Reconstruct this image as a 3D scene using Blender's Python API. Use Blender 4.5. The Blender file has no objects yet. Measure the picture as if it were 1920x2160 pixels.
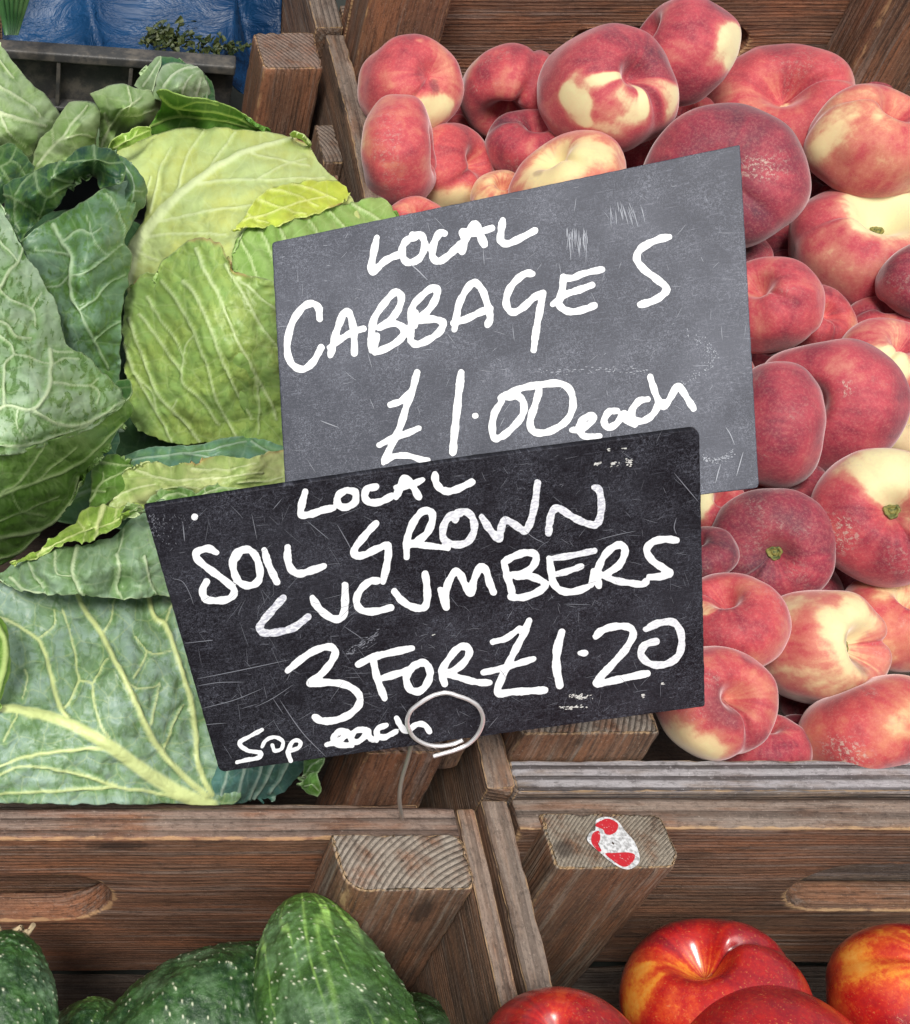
import bpy, math, random
import numpy as np
random.seed(7)
scene = bpy.context.scene
COL = scene.collection
rad = math.radians
# ------------------------------------------------------------------ camera
SP, CP = math.sin(rad(51)), math.cos(rad(51))
FPX = 2984.0                     # focal length measured on a 2160 px high frame
CAMZ = 0.60                      # camera height above the crate rims (z = 0)
cam = bpy.data.cameras.new("camera")
co = bpy.data.objects.new("camera", cam); COL.objects.link(co)
co.location = (0, 0, CAMZ); co.rotation_euler = (rad(90 - 51), 0, 0)
cam.sensor_fit = 'VERTICAL'; cam.sensor_height = 24.0; cam.sensor_width = 24.0
cam.lens = 24.0 * FPX / 2160; cam.shift_x = 960 / 2160; cam.shift_y = 0
cam.clip_start = 0.01; cam.clip_end = 50
scene.camera = co
# ------------------------------------------------------------------ light
SUN_EL, SUN_AZ = 62.0, -38.0     # soft light from the upper left, a little in front
w = bpy.data.worlds.new("World"); scene.world = w; w.use_nodes = True
nt = w.node_tree; bg = nt.nodes["Background"]
sky = nt.nodes.new("ShaderNodeTexSky"); sky.sky_type = 'NISHITA'; sky.sun_disc = False
sky.sun_elevation = rad(SUN_EL); sky.sun_rotation = rad(180 + SUN_AZ)
sky.air_density = 1.0; sky.dust_density = 6.0; sky.ozone_density = 1.0
hs = nt.nodes.new("ShaderNodeHueSaturation"); hs.inputs['Saturation'].default_value = 0.35
nt.links.new(sky.outputs[0], hs.inputs['Color']); nt.links.new(hs.outputs[0], bg.inputs[0])
bg.inputs[1].default_value = 0.10
sun = bpy.data.lights.new("sun", 'SUN'); sun.energy = 2.9; sun.angle = rad(16); sun.color = (1, .965, .91)
so = bpy.data.objects.new("sun", sun); COL.objects.link(so)
so.rotation_euler = (rad(90 - SUN_EL), 0, rad(SUN_AZ))
scene.view_settings.view_transform = 'Standard'; scene.view_settings.look = 'None'
scene.view_settings.exposure = 0.2; scene.view_settings.gamma = 1.0

# ------------------------------------------------------------------ projection helpers (lay things out in metres)
def PD(px, py, d):
    px = np.asarray(px, float); py = np.asarray(py, float); d = np.asarray(d, float)
    t = (py - 1080) / FPX
    return np.stack([px / FPX * d, d * (CP - t * SP), CAMZ - d * (SP + t * CP)], -1)
def W(px, py, z):
    t = (np.asarray(py, float) - 1080) / FPX
    return PD(px, py, (CAMZ - z) / (SP + t * CP))
CR = np.array([1., 0, 0]); CU = np.array([0, SP, CP]); CB = np.array([0, -CP, SP])   # right, up, toward viewer
VF = [CR, CU, CB]
def look_frame(c):                                    # right, up, toward the viewer as seen at point c
    b = np.array([0, 0, CAMZ]) - c; b = b / np.linalg.norm(b); r = np.cross(CU, b); r /= np.linalg.norm(r)
    VF[:] = [r, np.cross(b, r), b]
def camdir(x, y, z):
    v = x * VF[0] + y * VF[1] + z * VF[2]
    return v / np.linalg.norm(v)

# ------------------------------------------------------------------ noise
def _hash(ix, iy, iz, seed):
    h = (ix.astype(np.int64) * 374761393 + iy.astype(np.int64) * 668265263 + iz.astype(np.int64) * 2147483647 + seed * 974711) & 0xffffffff
    h = ((h ^ (h >> 13)) * 1274126177) & 0xffffffff
    h = (h ^ (h >> 16)) & 0xffffffff
    return h / 4294967295.0
def noise3(p, seed=0):
    p = np.asarray(p, float); i = np.floor(p).astype(np.int64); f = p - i
    u = f * f * (3 - 2 * f); r = 0
    for dx in (0, 1):
        for dy in (0, 1):
            for dz in (0, 1):
                wgt = (u[..., 0] if dx else 1 - u[..., 0]) * (u[..., 1] if dy else 1 - u[..., 1]) * (u[..., 2] if dz else 1 - u[..., 2])
                r = r + wgt * _hash(i[..., 0] + dx, i[..., 1] + dy, i[..., 2] + dz, seed)
    return r * 2 - 1
def fbm(p, seed=0, o=3):
    r = 0; a = 1; tot = 0
    for k in range(o):
        r = r + a * noise3(np.asarray(p) * 2 ** k, seed + k * 17); tot += a; a *= .5
    return r / tot
def sstep(a, b, x):
    t = np.clip((x - a) / (b - a), 0, 1); return t * t * (3 - 2 * t)

# ------------------------------------------------------------------ objects
def tag(o, label=None, cat=None, group=None, kind=None):
    if label: o['label'] = label
    if cat: o['category'] = cat
    if group: o['group'] = group
    if kind: o['kind'] = kind
    return o
def empty(name, loc, label=None, cat=None, group=None):
    o = bpy.data.objects.new(name, None); COL.objects.link(o); o.location = tuple(float(v) for v in loc)
    o.empty_display_size = .02
    return tag(o, label, cat, group)
def mesh_obj(name, V, F, mat, parent=None, attrs=None, smooth=True, label=None, origin=None):
    V = np.asarray(V, float).reshape(-1, 3)
    if parent is None:
        org = np.array(origin if origin is not None else V.mean(0))
    else:
        org = np.zeros(3); q = parent
        while q is not None:
            org = org + np.array(q.location); q = q.parent
        org0 = V.mean(0); loc = org0 - org; org = org0
    me = bpy.data.meshes.new(name)
    me.vertices.add(len(V)); me.vertices.foreach_set('co', (V - org).astype(np.float32).ravel())
    if isinstance(F, np.ndarray):
        n, k = F.shape
        me.loops.add(n * k); me.loops.foreach_set('vertex_index', F.astype(np.int32).ravel())
        me.polygons.add(n); me.polygons.foreach_set('loop_start', np.arange(0, n * k, k, dtype=np.int32))
        me.polygons.foreach_set('loop_total', np.full(n, k, dtype=np.int32))
    else:
        tot = sum(len(f) for f in F)
        me.loops.add(tot); me.loops.foreach_set('vertex_index', np.fromiter((i for f in F for i in f), dtype=np.int32, count=tot))
        lt = np.array([len(f) for f in F], dtype=np.int32); ls = np.concatenate([[0], np.cumsum(lt)[:-1]]).astype(np.int32)
        me.polygons.add(len(F)); me.polygons.foreach_set('loop_start', ls); me.polygons.foreach_set('loop_total', lt)
    me.update(calc_edges=True); me.validate()
    me.polygons.foreach_set('use_smooth', np.full(len(me.polygons), smooth))
    for k, a in (attrs or {}).items():
        a = np.asarray(a, np.float32)
        if a.ndim == 1:
            at = me.attributes.new(k, 'FLOAT', 'POINT'); at.data.foreach_set('value', a)
        elif a.shape[1] == 3:
            at = me.attributes.new(k, 'FLOAT_VECTOR', 'POINT'); at.data.foreach_set('vector', a.ravel())
    if mat: me.materials.append(mat)
    o = bpy.data.objects.new(name, me); COL.objects.link(o)
    if parent is None: o.location = tuple(float(v) for v in org)
    else:
        o.parent = parent; o.location = tuple(float(v) for v in loc)
    if label: o['label'] = label
    return o
def grid_faces(n, m, wrap=False):
    i, j = np.meshgrid(np.arange(n - 1), np.arange(m if wrap else m - 1), indexing='ij')
    j2 = (j + 1) % m
    return np.stack([i * m + j, i * m + j2, (i + 1) * m + j2, (i + 1) * m + j], -1).reshape(-1, 4)

# ------------------------------------------------------------------ node helper
class NT:
    def __init__(s, name):
        s.m = bpy.data.materials.new(name); s.m.use_nodes = True; s.t = s.m.node_tree
        s.b = s.t.nodes['Principled BSDF']
    def n(s, typ, ins=None, **props):
        k = s.t.nodes.new('ShaderNode' + typ)
        for a, v in props.items(): setattr(k, a, v)
        for a, v in (ins or {}).items(): s.set(k, a, v)
        return k
    def set(s, k, a, v):
        inp = k.inputs[a]
        if isinstance(v, bpy.types.NodeSocket): s.t.links.new(v, inp)
        elif hasattr(v, 'outputs'): s.t.links.new(v.outputs[0], inp)
        else:
            if isinstance(v, (tuple, list)) and inp.type == 'RGBA' and len(v) == 3: v = (*v, 1)
            inp.default_value = v
    def P(s, **kw):
        for a, v in kw.items(): s.set(s.b, a.replace('_', ' '), v)
    def attr(s, name, vec=False):
        k = s.n('Attribute', attribute_name=name); return k.outputs['Vector' if vec else 'Fac']
    def math(s, op, a, b=0.0, c=0.0, clamp=False):
        k = s.n('Math', operation=op, use_clamp=clamp); s.set(k, 0, a); s.set(k, 1, b); s.set(k, 2, c); return k.outputs[0]
    def noise(s, vec, scale, detail=2, rough=.5, dist=0.0, typ='FBM'):
        k = s.n('TexNoise', {'Vector': vec, 'Scale': scale, 'Detail': detail, 'Roughness': rough, 'Distortion': dist}); return k.outputs[0]
    def vscale(s, vec, sc, off=(0, 0, 0)):
        k = s.n('Mapping', {'Vector': vec, 'Scale': sc, 'Location': off}); return k.outputs[0]
    def ss(s, x, a, b, lo=0., hi=1.):
        k = s.n('MapRange', {'Value': x, 'From Min': a, 'From Max': b, 'To Min': lo, 'To Max': hi}, interpolation_type='SMOOTHSTEP'); return k.outputs[0]
    def mix(s, f, a, b, blend='MIX'):
        k = s.n('Mix', data_type='RGBA', blend_type=blend)
        s.set(k, 0, f); s.set(k, 6, a); s.set(k, 7, b); return k.outputs[2]
    def bump(s, h, strength=.5, dist=.001, normal=None):
        k = s.n('Bump', {'Height': h, 'Strength': strength, 'Distance': dist})
        if normal is not None: s.set(k, 'Normal', normal)
        return k.outputs[0]

# ------------------------------------------------------------------ wood
def wood_mat(name, base, dark, edge=(.46, .27, .12), grey=(.26, .23, .21), greyamt=.6, ring=900., ringamt=.6, rough=.75):
    m = NT(name); gc = m.attr('gc', True); ed = m.attr('edge'); tw = m.attr('topw')
    sep = m.n('SeparateXYZ', {0: gc}); 
    warp = m.noise(m.vscale(gc, (6, 28, 28)), 1.0, 2, .5)
    warp2 = m.noise(m.vscale(gc, (1.5, 8, 8)), 1.0, 1, .5)
    r2 = m.math('SQRT', m.math('ADD', m.math('MULTIPLY', sep.outputs[1], sep.outputs[1]), m.math('MULTIPLY', sep.outputs[2], sep.outputs[2])))
    ph = m.math('ADD', m.math('MULTIPLY', r2, ring), m.math('ADD', m.math('MULTIPLY', warp, 3.0), m.math('MULTIPLY', warp2, 9.0)))
    wv = m.math('SINE', ph)
    line = m.ss(wv, -.1, .95)
    fib = m.noise(m.vscale(gc, (22, 900, 900)), 1.0, 3, .6)
    fib2 = m.noise(m.vscale(gc, (60, 2500, 2500)), 1.0, 2, .6)
    blot = m.noise(m.vscale(gc, (14, 45, 45)), 1.0, 3, .6)
    fine = m.noise(gc, 700., 3, .65)
    c = m.mix(m.ss(blot, .3, .7), base, tuple(v * .62 for v in base))
    c = m.mix(m.math('MULTIPLY', m.ss(fib, .42, .68), .55), c, dark)
    c = m.mix(m.math('MULTIPLY', m.ss(fib2, .52, .72), .35), c, edge)
    c = m.mix(m.ss(m.noise(m.vscale(gc, (9, 70, 70), (3, 1, 2)), 1., 3, .6), .45, .65, 0, .6), c, tuple(v * k for v, k in zip(base, (1.5, 1.28, 1.05))))
    c = m.mix(m.math('MULTIPLY', m.ss(m.noise(m.vscale(gc, (10, 190, 190), (7, 2, 4)), 1., 4, .7), .5, .66), .55), c, tuple(v * 1.15 for v in grey))
    c = m.mix(m.ss(m.noise(m.vscale(gc, (16, 330, 330), (1, 8, 4)), 1., 4, .75), .53, .66, 0, .7), c, tuple(v * .8 for v in dark))
    ga = m.math('MULTIPLY', m.math('ADD', tw, .12), m.ss(m.noise(m.vscale(gc, (25, 90, 90)), 1., 4, .6), .25, .62), clamp=True)
    c = m.mix(m.math('MULTIPLY', ga, greyamt, clamp=True), c, grey)
    rv = m.math('MULTIPLY', m.math('ADD', m.math('MULTIPLY', tw, .68), .32), m.ss(blot, .2, .6, .45, 1.))
    c = m.mix(m.math('MULTIPLY', m.math('MULTIPLY', line, rv), ringamt), c, dark)
    c = m.mix(m.ss(m.noise(m.vscale(gc, (150, 420, 420)), 1., 4, .75), .5, .7, 0, .45), c, dark)
    # light and dark mottling of dirt, small pale chips
    c = m.mix(m.ss(fine, .60, .74, 0, .3), c, tuple(min(1, v * 2.2) for v in grey))
    c = m.mix(m.ss(m.noise(gc, 55., 4, .7), .60, .78, 0, .55), c, dark)
    c = m.mix(m.ss(m.noise(m.vscale(gc, (260, 420, 420)), 1., 5, .85), .50, .66, 0, .5), c, tuple(v * .8 for v in dark))
    c = m.mix(m.ss(m.noise(m.vscale(gc, (380, 600, 600), (5, 5, 5)), 1., 4, .85), .58, .70, 0, .35), c, tuple(min(1, v * 1.9) for v in grey))
    kv = m.n('TexVoronoi', {'Vector': m.vscale(gc, (7, 24, 24)), 'Scale': 1.0}).outputs['Distance']
    c = m.mix(m.ss(m.math('ADD', kv, m.math('MULTIPLY', m.noise(gc, 240., 3, .7), .12)), .12, .20, .75, 0.), c, dark)
    en = m.ss(m.math('ADD', ed, m.math('MULTIPLY', m.math('SUBTRACT', m.noise(m.vscale(gc, (90, 260, 260)), 1., 3, .6), .5), 1.3)), .72, 1.0)
    c = m.mix(m.math('MULTIPLY', en, .75), c, edge)
    h = m.math('ADD', m.math('MULTIPLY', m.math('MULTIPLY', line, rv), -1.1), m.math('ADD', m.math('MULTIPLY', fib, .9), m.math('ADD', m.math('MULTIPLY', fib2, .4), m.math('MULTIPLY', fine, .5))))
    m.P(Base_Color=c, Roughness=m.ss(fine, .3, .7, rough - .12, rough + .1), Normal=m.bump(h, .9, .0009))
    m.b.inputs['Specular IOR Level'].default_value = .35
    return m.m
WOOD = {
 'red':   wood_mat('wood_red', (.225, .100, .054), (.028, .014, .010), (.44, .26, .13), (.235, .185, .155), .7, 2300, .5),
 'brown': wood_mat('wood_brown', (.200, .100, .058), (.024, .014, .010), (.42, .27, .14), (.23, .19, .16), .7, 2200, .55),
 'grey':  wood_mat('wood_grey', (.20, .15, .115), (.040, .032, .032), (.46, .30, .16), (.30, .285, .295), 1.0, 2300, .9),
 'post':  wood_mat('wood_post', (.210, .104, .060), (.034, .022, .016), (.46, .30, .16), (.32, .275, .225), .95, 2500, .62),
 'post2': wood_mat('wood_end', (.175, .085, .046), (.036, .024, .018), (.46, .30, .15), (.27, .235, .185), .95, 4300, .34),
 'base_shade': wood_mat('wood_base_shade', (.050, .034, .024), (.016, .011, .009), (.10, .07, .05), (.07, .06, .05), .4, 2200, .4),  # base boards coloured near-black to stand in for shade inside the crates
 'dull':  wood_mat('wood_dull', (.19, .108, .070), (.030, .020, .016), (.44, .28, .14), (.25, .205, .17), .7, 2300, .4),
}
def lin(a, b, step, r):
    L = b - a; n = max(2, int(L / step)); r = min(r, L * .45)
    t = np.concatenate([[0, r * .3, r * .65, r], np.linspace(r, L - r, n)[1:-1], [L - r, L - r * .65, L - r * .3, L]])
    return a + t
def board(name, x0, x1, y0, y1, z0, z1, grain, mat, parent, r=.0016, step=.004, seed=0, pith=(.03, -.05), warp=None, label=None, topw=1., chip=.0011):
    """solid plank with worn, chipped arrises; gc = grain coordinates in metres"""
    xs, ys, zs = lin(x0, x1, step, r), lin(y0, y1, step, r), lin(z0, z1, step, r)
    Vs, Fs, N0 = [], [], 0
    def face(A, B, fn, flip):
        nonlocal N0
        a, b = np.meshgrid(A, B, indexing='ij'); v = fn(a, b).reshape(-1, 3)
        f = grid_faces(len(A), len(B)) + N0
        if flip: f = f[:, ::-1]
        Vs.append(v); Fs.append(f); N0 += len(v)
    st = lambda a, b, c: np.stack(np.broadcast_arrays(a, b, c), -1)
    face(xs, ys, lambda a, b: st(a, b, z1), False); face(xs, ys, lambda a, b: st(a, b, z0), True)
    face(xs, zs, lambda a, b: st(a, y0, b), False); face(xs, zs, lambda a, b: st(a, y1, b), True)
    face(ys, zs, lambda a, b: st(x0, a, b), True); face(ys, zs, lambda a, b: st(x1, a, b), False)
    V = np.concatenate(Vs); F = np.concatenate(Fs)
    key = np.round(V * 1e6).astype(np.int64); _, idx, inv = np.unique(key, axis=0, return_index=True, return_inverse=True)
    V = V[idx]; F = inv.reshape(-1)[F]
    lo = np.array([x0, y0, z0]); hi = np.array([x1, y1, z1])
    q = np.minimum(V - lo, hi - V); qs = np.sort(q, axis=1)
    edge = np.clip(1 - qs[:, 1] / .0026, 0, 1)
    nz = fbm(V * 90, seed, 3); rr = r * (1 + .7 * nz)[:, None]
    rr = np.minimum(rr, (hi - lo).min() * .45)
    core = np.clip(V, lo + rr, hi - rr); dv = V - core; L = np.linalg.norm(dv, axis=1, keepdims=True)
    V2 = np.where(L > 1e-9, core + dv / np.maximum(L, 1e-9) * rr, V)
    ch = np.clip(fbm(V * np.array([170, 170, 170]) + 9, seed + 5, 3) - .1, 0, 1)[:, None] * edge[:, None] * chip * 4
    cen = np.clip(V2, lo + .006, hi - .006)
    dirn = cen - V2; V2 = V2 + dirn / np.maximum(np.linalg.norm(dirn, axis=1, keepdims=True), 1e-9) * ch * (np.linalg.norm(dirn, axis=1, keepdims=True) > 1e-6)
    ax = 'xyz'.index(grain); o = [ax] + [i for i in range(3) if i != ax]
    gc = (V - (lo + hi) / 2)[:, o] + np.array([seed * .37, pith[0], pith[1]])
    # slight unevenness of the whole plank
    sc = np.array([12., 12, 12]); sc[ax] = 5
    V2 = V2 + .0007 * np.stack([noise3(V * sc + k * 7, seed + 31 + k) for k in range(3)], -1)
    # grooves of weathered grain on top
    tw = sstep(hi[2] - .0012, hi[2] - .0002, V[:, 2]) * topw
    if warp is not None: V2 = warp(V2)
    return mesh_obj(name, V2, F, WOOD[mat], parent, dict(gc=gc, edge=edge, topw=tw), True, label)
def prism(name, outline, z0, z1, mat, parent, seed=0, pith=(.03, .02), label=None, bev=.0014, nz=40, radius=None, shift=(0, 0)):
    """upright block from an outline (list of x, y, corner radius), grain runs up"""
    pts = []
    n = len(outline)
    for i in range(n):
        p = np.array(outline[i][:2]); r = outline[i][2]
        a = np.array(outline[i - 1][:2]); b = np.array(outline[(i + 1) % n][:2])
        ua = (a - p) / np.linalg.norm(a - p); ub = (b - p) / np.linalg.norm(b - p)
        for t in np.linspace(0, 1, 9):
            s0 = p + ua * r; s1 = p + ub * r
            pts.append((1 - t) ** 2 * s0 + 2 * t * (1 - t) * p + t * t * s1)
    P = np.array(pts + [pts[0]]); d = np.concatenate([[0], np.cumsum(np.linalg.norm(np.diff(P, axis=0), axis=1))])
    m = int(d[-1] / .0016); tt = np.linspace(0, d[-1], m + 1)[:-1]
    O = np.stack([np.interp(tt, d, P[:, 0]), np.interp(tt, d, P[:, 1])], -1); c = O.mean(0)
    rings = []
    ks = list(np.linspace(.02, .97, 24))
    for k in ks: rings.append(np.column_stack([c + (O - c) * k, np.full(m, z1)]))
    for a in (0, .35, .7, 1):
        ins = bev * (1 - math.sin(a * math.pi / 2)); dn = bev * (1 - math.cos(a * math.pi / 2))
        dirv = (c - O) / np.linalg.norm(c - O, axis=1, keepdims=True)
        rings.append(np.column_stack([O + dirv * ins, np.full(m, z1 - dn)]))
    zz = np.linspace(z1 - bev, z0, nz)[1:]
    for z in zz: rings.append(np.column_stack([O, np.full(m, z)]))
    R = np.array(rings); V = R.reshape(-1, 3)
    F = grid_faces(len(R), m, True)[:, ::-1]
    edge = np.zeros(len(V)); zt = np.clip(1 - (z1 - V[:, 2]) / .003, 0, 1)
    rim = np.array([(k - .86) / .12 if k < .97 else 1. for k in ks + [.98, 1, 1, 1] + [1] * (nz - 1)]); rim = np.repeat(np.clip(rim, 0, 1), m)
    edge = zt * rim
    # vertical arrises
    cu = np.zeros(m); 
    for i in range(n):
        dd = np.linalg.norm(O - np.array(outline[i][:2]), axis=1); cu = np.maximum(cu, np.clip(1 - (dd - outline[i][2] * .35) / .004, 0, 1))
    side = np.array([0] * len(ks) + [.5, .8, 1, 1] + [1] * (nz - 1))
    edge = np.maximum(edge, (side[:, None] * cu[None, :] * .85).ravel())
    gc = np.column_stack([V[:, 2] + seed * .31, V[:, 0] - c[0] + pith[0], V[:, 1] - c[1] + pith[1]])
    tw = np.repeat(np.array([1.] * (len(ks) + 2) + [.3, 0] + [0] * (nz - 1)), m)
    dep = (z1 - V[:, 2]) / max(z1 - z0, 1e-6)
    V2 = V.copy(); V2[:, 0] += dep * shift[0]; V2[:, 1] += dep * shift[1]
    cc = np.array([c[0], c[1], 0]); ch = np.clip(fbm(V * 220, seed + 3, 3), 0, 1) * edge * .0028
    dv = V - cc; dv[:, 2] = 0; dv /= np.maximum(np.linalg.norm(dv, axis=1, keepdims=True), 1e-9)
    V2 -= dv * ch[:, None]; V2[:, 2] -= ch * .7
    V2 += .0006 * np.stack([noise3(V * 30 + k * 7, seed + 31 + k) for k in range(3)], -1)
    return mesh_obj(name, V2, F, WOOD[mat], parent, dict(gc=gc, edge=edge, topw=tw), True, label)
def slot_board(name, x0, x1, y0, y1, z0, z1, hx0, hx1, hz0, hz1, mat, parent, seed=0, pith=(.04, -.06), label=None):
    """end plank lying along x with a rounded hand hole cut through it"""
    n = 260; hc = np.array([(hx0 + hx1) / 2, (hz0 + hz1) / 2]); hh = (hz1 - hz0) / 2; hw = (hx1 - hx0) / 2
    per = []
    for k in range(n):
        s = k / n * 4; 
        if s < 1: per.append((x0 + (x1 - x0) * s, z0))
        elif s < 2: per.append((x1, z0 + (z1 - z0) * (s - 1)))
        elif s < 3: per.append((x1 - (x1 - x0) * (s - 2), z1))
        else: per.append((x0, z1 - (z1 - z0) * (s - 3)))
    Or = np.array(per)
    # matching points on the stadium
    Lh = 4 * (hw - hh) + 2 * math.pi * hh
    def stad(a):
        s = (a % 1) * Lh; fl = 2 * (hw - hh)
        if s < fl: return (hc[0] - hw + hh + s, hc[1] - hh)
        s -= fl
        if s < math.pi * hh: t = -math.pi / 2 + s / hh; return (hc[0] + hw - hh + hh * math.cos(t), hc[1] + hh * math.sin(t))
        s -= math.pi * hh
        if s < fl: return (hc[0] + hw - hh - s, hc[1] + hh)
        s -= fl; t = math.pi / 2 + s / hh; return (hc[0] - hw + hh + hh * math.cos(t), hc[1] + hh * math.sin(t))
    Hs = np.array([stad(k / n - .03) for k in range(n)])
    kk = np.linspace(0, 1, 26); rings = []; edge = []; tw = []
    def add(P2, y, e, t=0.):
        rings.append(np.column_stack([P2[:, 0], np.full(n, y), P2[:, 1]])); edge.append(np.full(n, e)); tw.append(np.broadcast_to(t, (n,)))
    b = .0016
    cen = np.array([(x0 + x1) / 2, (z0 + z1) / 2])
    inw = lambda P2, a: np.column_stack([np.clip(P2[:, 0], x0 + a, x1 - a), np.clip(P2[:, 1], z0 + a, z1 - a)])
    out = lambda a: Hs + (Hs - hc) / np.linalg.norm(Hs - hc, axis=1, keepdims=True) * a
    for y in np.linspace(y1 - b * 1.5, y0 + b * 2, 9): add(Hs, y, .15)
    add(Hs + 0, y0 + b, .7); add(out(b * .5), y0 + b * .3, 1.); add(out(b * 1.4), y0, .8)
    H1 = out(b * 1.4); O1 = inw(Or, b)
    for k in kk[1:-1]: add(H1 * (1 - k) + O1 * k, y0, .0)
    add(inw(Or, b), y0, .8); add(inw(Or, b * .3), y0 + b * .3, 1.); istop = (Or[:, 1] > z1 - 1e-6) * 1.
    add(Or, y0 + b, .7, istop)
    for y in np.linspace(y0 + b * 1.8, y1 - b, 9): add(Or, y, .1, istop)
    add(inw(Or, b), y1, .8); O2 = inw(Or, b); H2 = out(b)
    for k in kk[1:-1]: add(O2 * (1 - k) + H2 * k, y1, 0.)
    add(out(b), y1, .8)
    R = np.array(rings); V = R.reshape(-1, 3); F = grid_faces(len(R), n, True)
    last = (len(R) - 1) * n; F = np.concatenate([F, np.array([[last + j, last + (j + 1) % n, (j + 1) % n, j] for j in range(n)])])
    gc = np.column_stack([V[:, 0] + seed * .37, V[:, 1] - y0 + pith[0], V[:, 2] - z0 + pith[1]])
    V2 = V + .0005 * np.stack([noise3(V * 25 + k * 7, seed + 31 + k) for k in range(3)], -1)
    e = np.concatenate(edge); V2[:, 2] -= np.clip(fbm(V * 200, seed, 3), 0, 1) * e * .002 * (V[:, 2] > (z0 + z1) / 2)
    return mesh_obj(name, V2, F, WOOD[mat], parent, dict(gc=gc, edge=e, topw=np.concatenate(tw)), True, label)
# ================================================================== crates (z = 0 is the rim of the front row)
def crate(loc, label):
    return empty('wooden_crate', loc, label, 'crate', 'wooden produce crates packed side by side')
# --- cucumber crate, front left
c1 = crate((.0, .1, -.16), 'red-brown wooden crate holding the cucumbers, hand hole in its back board')
slot_board('back_board', -.22, .2122, .2930, .3092, -.1628, -.001, -.13, .0555, -.094, -.041, 'red', c1, 3, (.03, -.09))
board('side_board', .2128, .2222, -.05, .3085, -.16, -.0008, 'y', 'dull', c1, seed=5, pith=(.02, -.04))
prism('corner_post', [(.1500, .2915, .001), (.2105, .2918, .006), (.2124, .2655, .0045), (.1540, .2645, .0105)], -.17, .0065, 'post', c1, 11, (-.05, .055))
board('base_board', -.22, .2085, -.05, .292, -.175, -.163, 'x', 'base_shade', c1, seed=17, step=.012, topw=0.)
# --- nectarine crate, front right
c2 = crate((.34, .1, -.16), 'brown wooden crate holding the nectarines, torn red sticker on its corner post')
slot_board('back_board', .2412, .62, .2978, .3143, -.1628, -.001, .395, .56, -.093, -.039, 'brown', c2, 7, (.03, -.05))
board('side_board', .2262, .2392, -.05, .3135, -.16, -.0025, 'y', 'dull', c2, seed=23, pith=(-.02, -.03))
prism('corner_post', [(.2505, .3052, .002), (.3070, .3052, .004), (.3105, .2785, .009), (.2515, .2775, .002)], -.17, .001, 'post2', c2, 19, (-.11, .10), nz=40)
board('base_board', .2412, .62, -.05, .297, -.175, -.163, 'x', 'base_shade', c2, seed=27, step=.012, topw=0.)
# --- cabbage crate, behind the cucumbers
c3 = crate((.0, .6, -.16), 'wooden crate holding the cabbages, brown square post at its back corner')
board('front_board', -.22, .205, .3105, .326, -.17, -.03, 'x', 'brown', c3, seed=33, step=.008)
prism('corner_post', [(.1700, .3590, .001), (.2075, .3590, .001), (.2075, .3265, .001), (.1700, .3265, .002)], -.17, .018, 'red', c3, 35, (.03, .05))
prism('side_rail', [(.2098, .392, .002), (.2245, .392, .002), (.2245, .3365, .006), (.2098, .3345, .006)], -.012, .016, 'dull', c3, 37, (.08, .03), nz=8)
rise = lambda V: np.column_stack([V[:, 0], V[:, 1], V[:, 2] + np.clip((V[:, 1] - .33) / .45, 0, 1) * .038])
board('side_board', .2190, .2270, .40, .815, -.17, -.032, 'y', 'brown', c3, seed=39, warp=rise, step=.006)
prism('side_block', [(.2150, .815, .001), (.2275, .815, .001), (.2285, .772, .001), (.2150, .772, .001)], -.1, .015, 'dull', c3, 45, (.05, .02), nz=8)
prism('corner_post', [(.1775, .8865, .002), (.2205, .8875, .002), (.2212, .8445, .002), (.1800, .8435, .003)], -.14, .040, 'red', c3, 41, (.09, .06))
board('base_board', -.22, .226, .3265, .90, -.185, -.172, 'x', 'base_shade', c3, seed=43, step=.012, topw=0.)
# --- peach crate, right
c4 = crate((.45, .6, -.16), 'large grey-edged wooden crate heaped with flat peaches')
board('front_board', .2430, .66, .3165, .3338, -.16, .0005, 'x', 'grey', c4, seed=51, pith=(.05, .012), r=.0022)
board('side_board', .2288, .2425, .3178, .886, -.16, .0005, 'y', 'dull', c4, seed=53, warp=rise, pith=(.03, .02), r=.002)
prism('corner_post', [(.2440, .374, .001), (.3085, .374, .001), (.3085, .3355, .001), (.2440, .3350, .001)], -.16, .0215, 'post', c4, 55, (.14, -.05))
slot_board('back_board', .2430, 1.02, .890, .906, -.14, .12, .405, .53, .016, .042, 'red', c4, 57, (.04, .09))
prism('corner_post', [(.2440, .889, .001), (.3050, .889, .001), (.2985, .850, .004), (.2440, .850, .001)], -.14, .115, 'red', c4, 59, (.03, .09))
prism('corner_post', [(.5860, .889, .001), (.640, .889, .001), (.640, .858, .001), (.5930, .858, .004)], -.14, .115, 'red', c4, 61, (.05, .06))
board('base_board', .2430, 1.0, .335, .889, -.16, -.148, 'x', 'base_shade', c4, seed=63, step=.012, topw=0.)
board('side_board', .985, 1.0, .3345, .889, -.16, .03, 'y', 'brown', c4, seed=65, step=.01)
# --- crate beyond
c5 = crate((.24, 1.1, -.1), 'pale weathered crate side board running on behind the peach crate')
board('side_board', .2215, .2415, .8905, 1.35, -.12, .042, 'y', 'dull', c5, seed=71, r=.002, step=.005)
board('end_board', .2435, .60, .9090, .922, -.12, .040, 'x', 'brown', c5, seed=73, step=.01)

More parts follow.
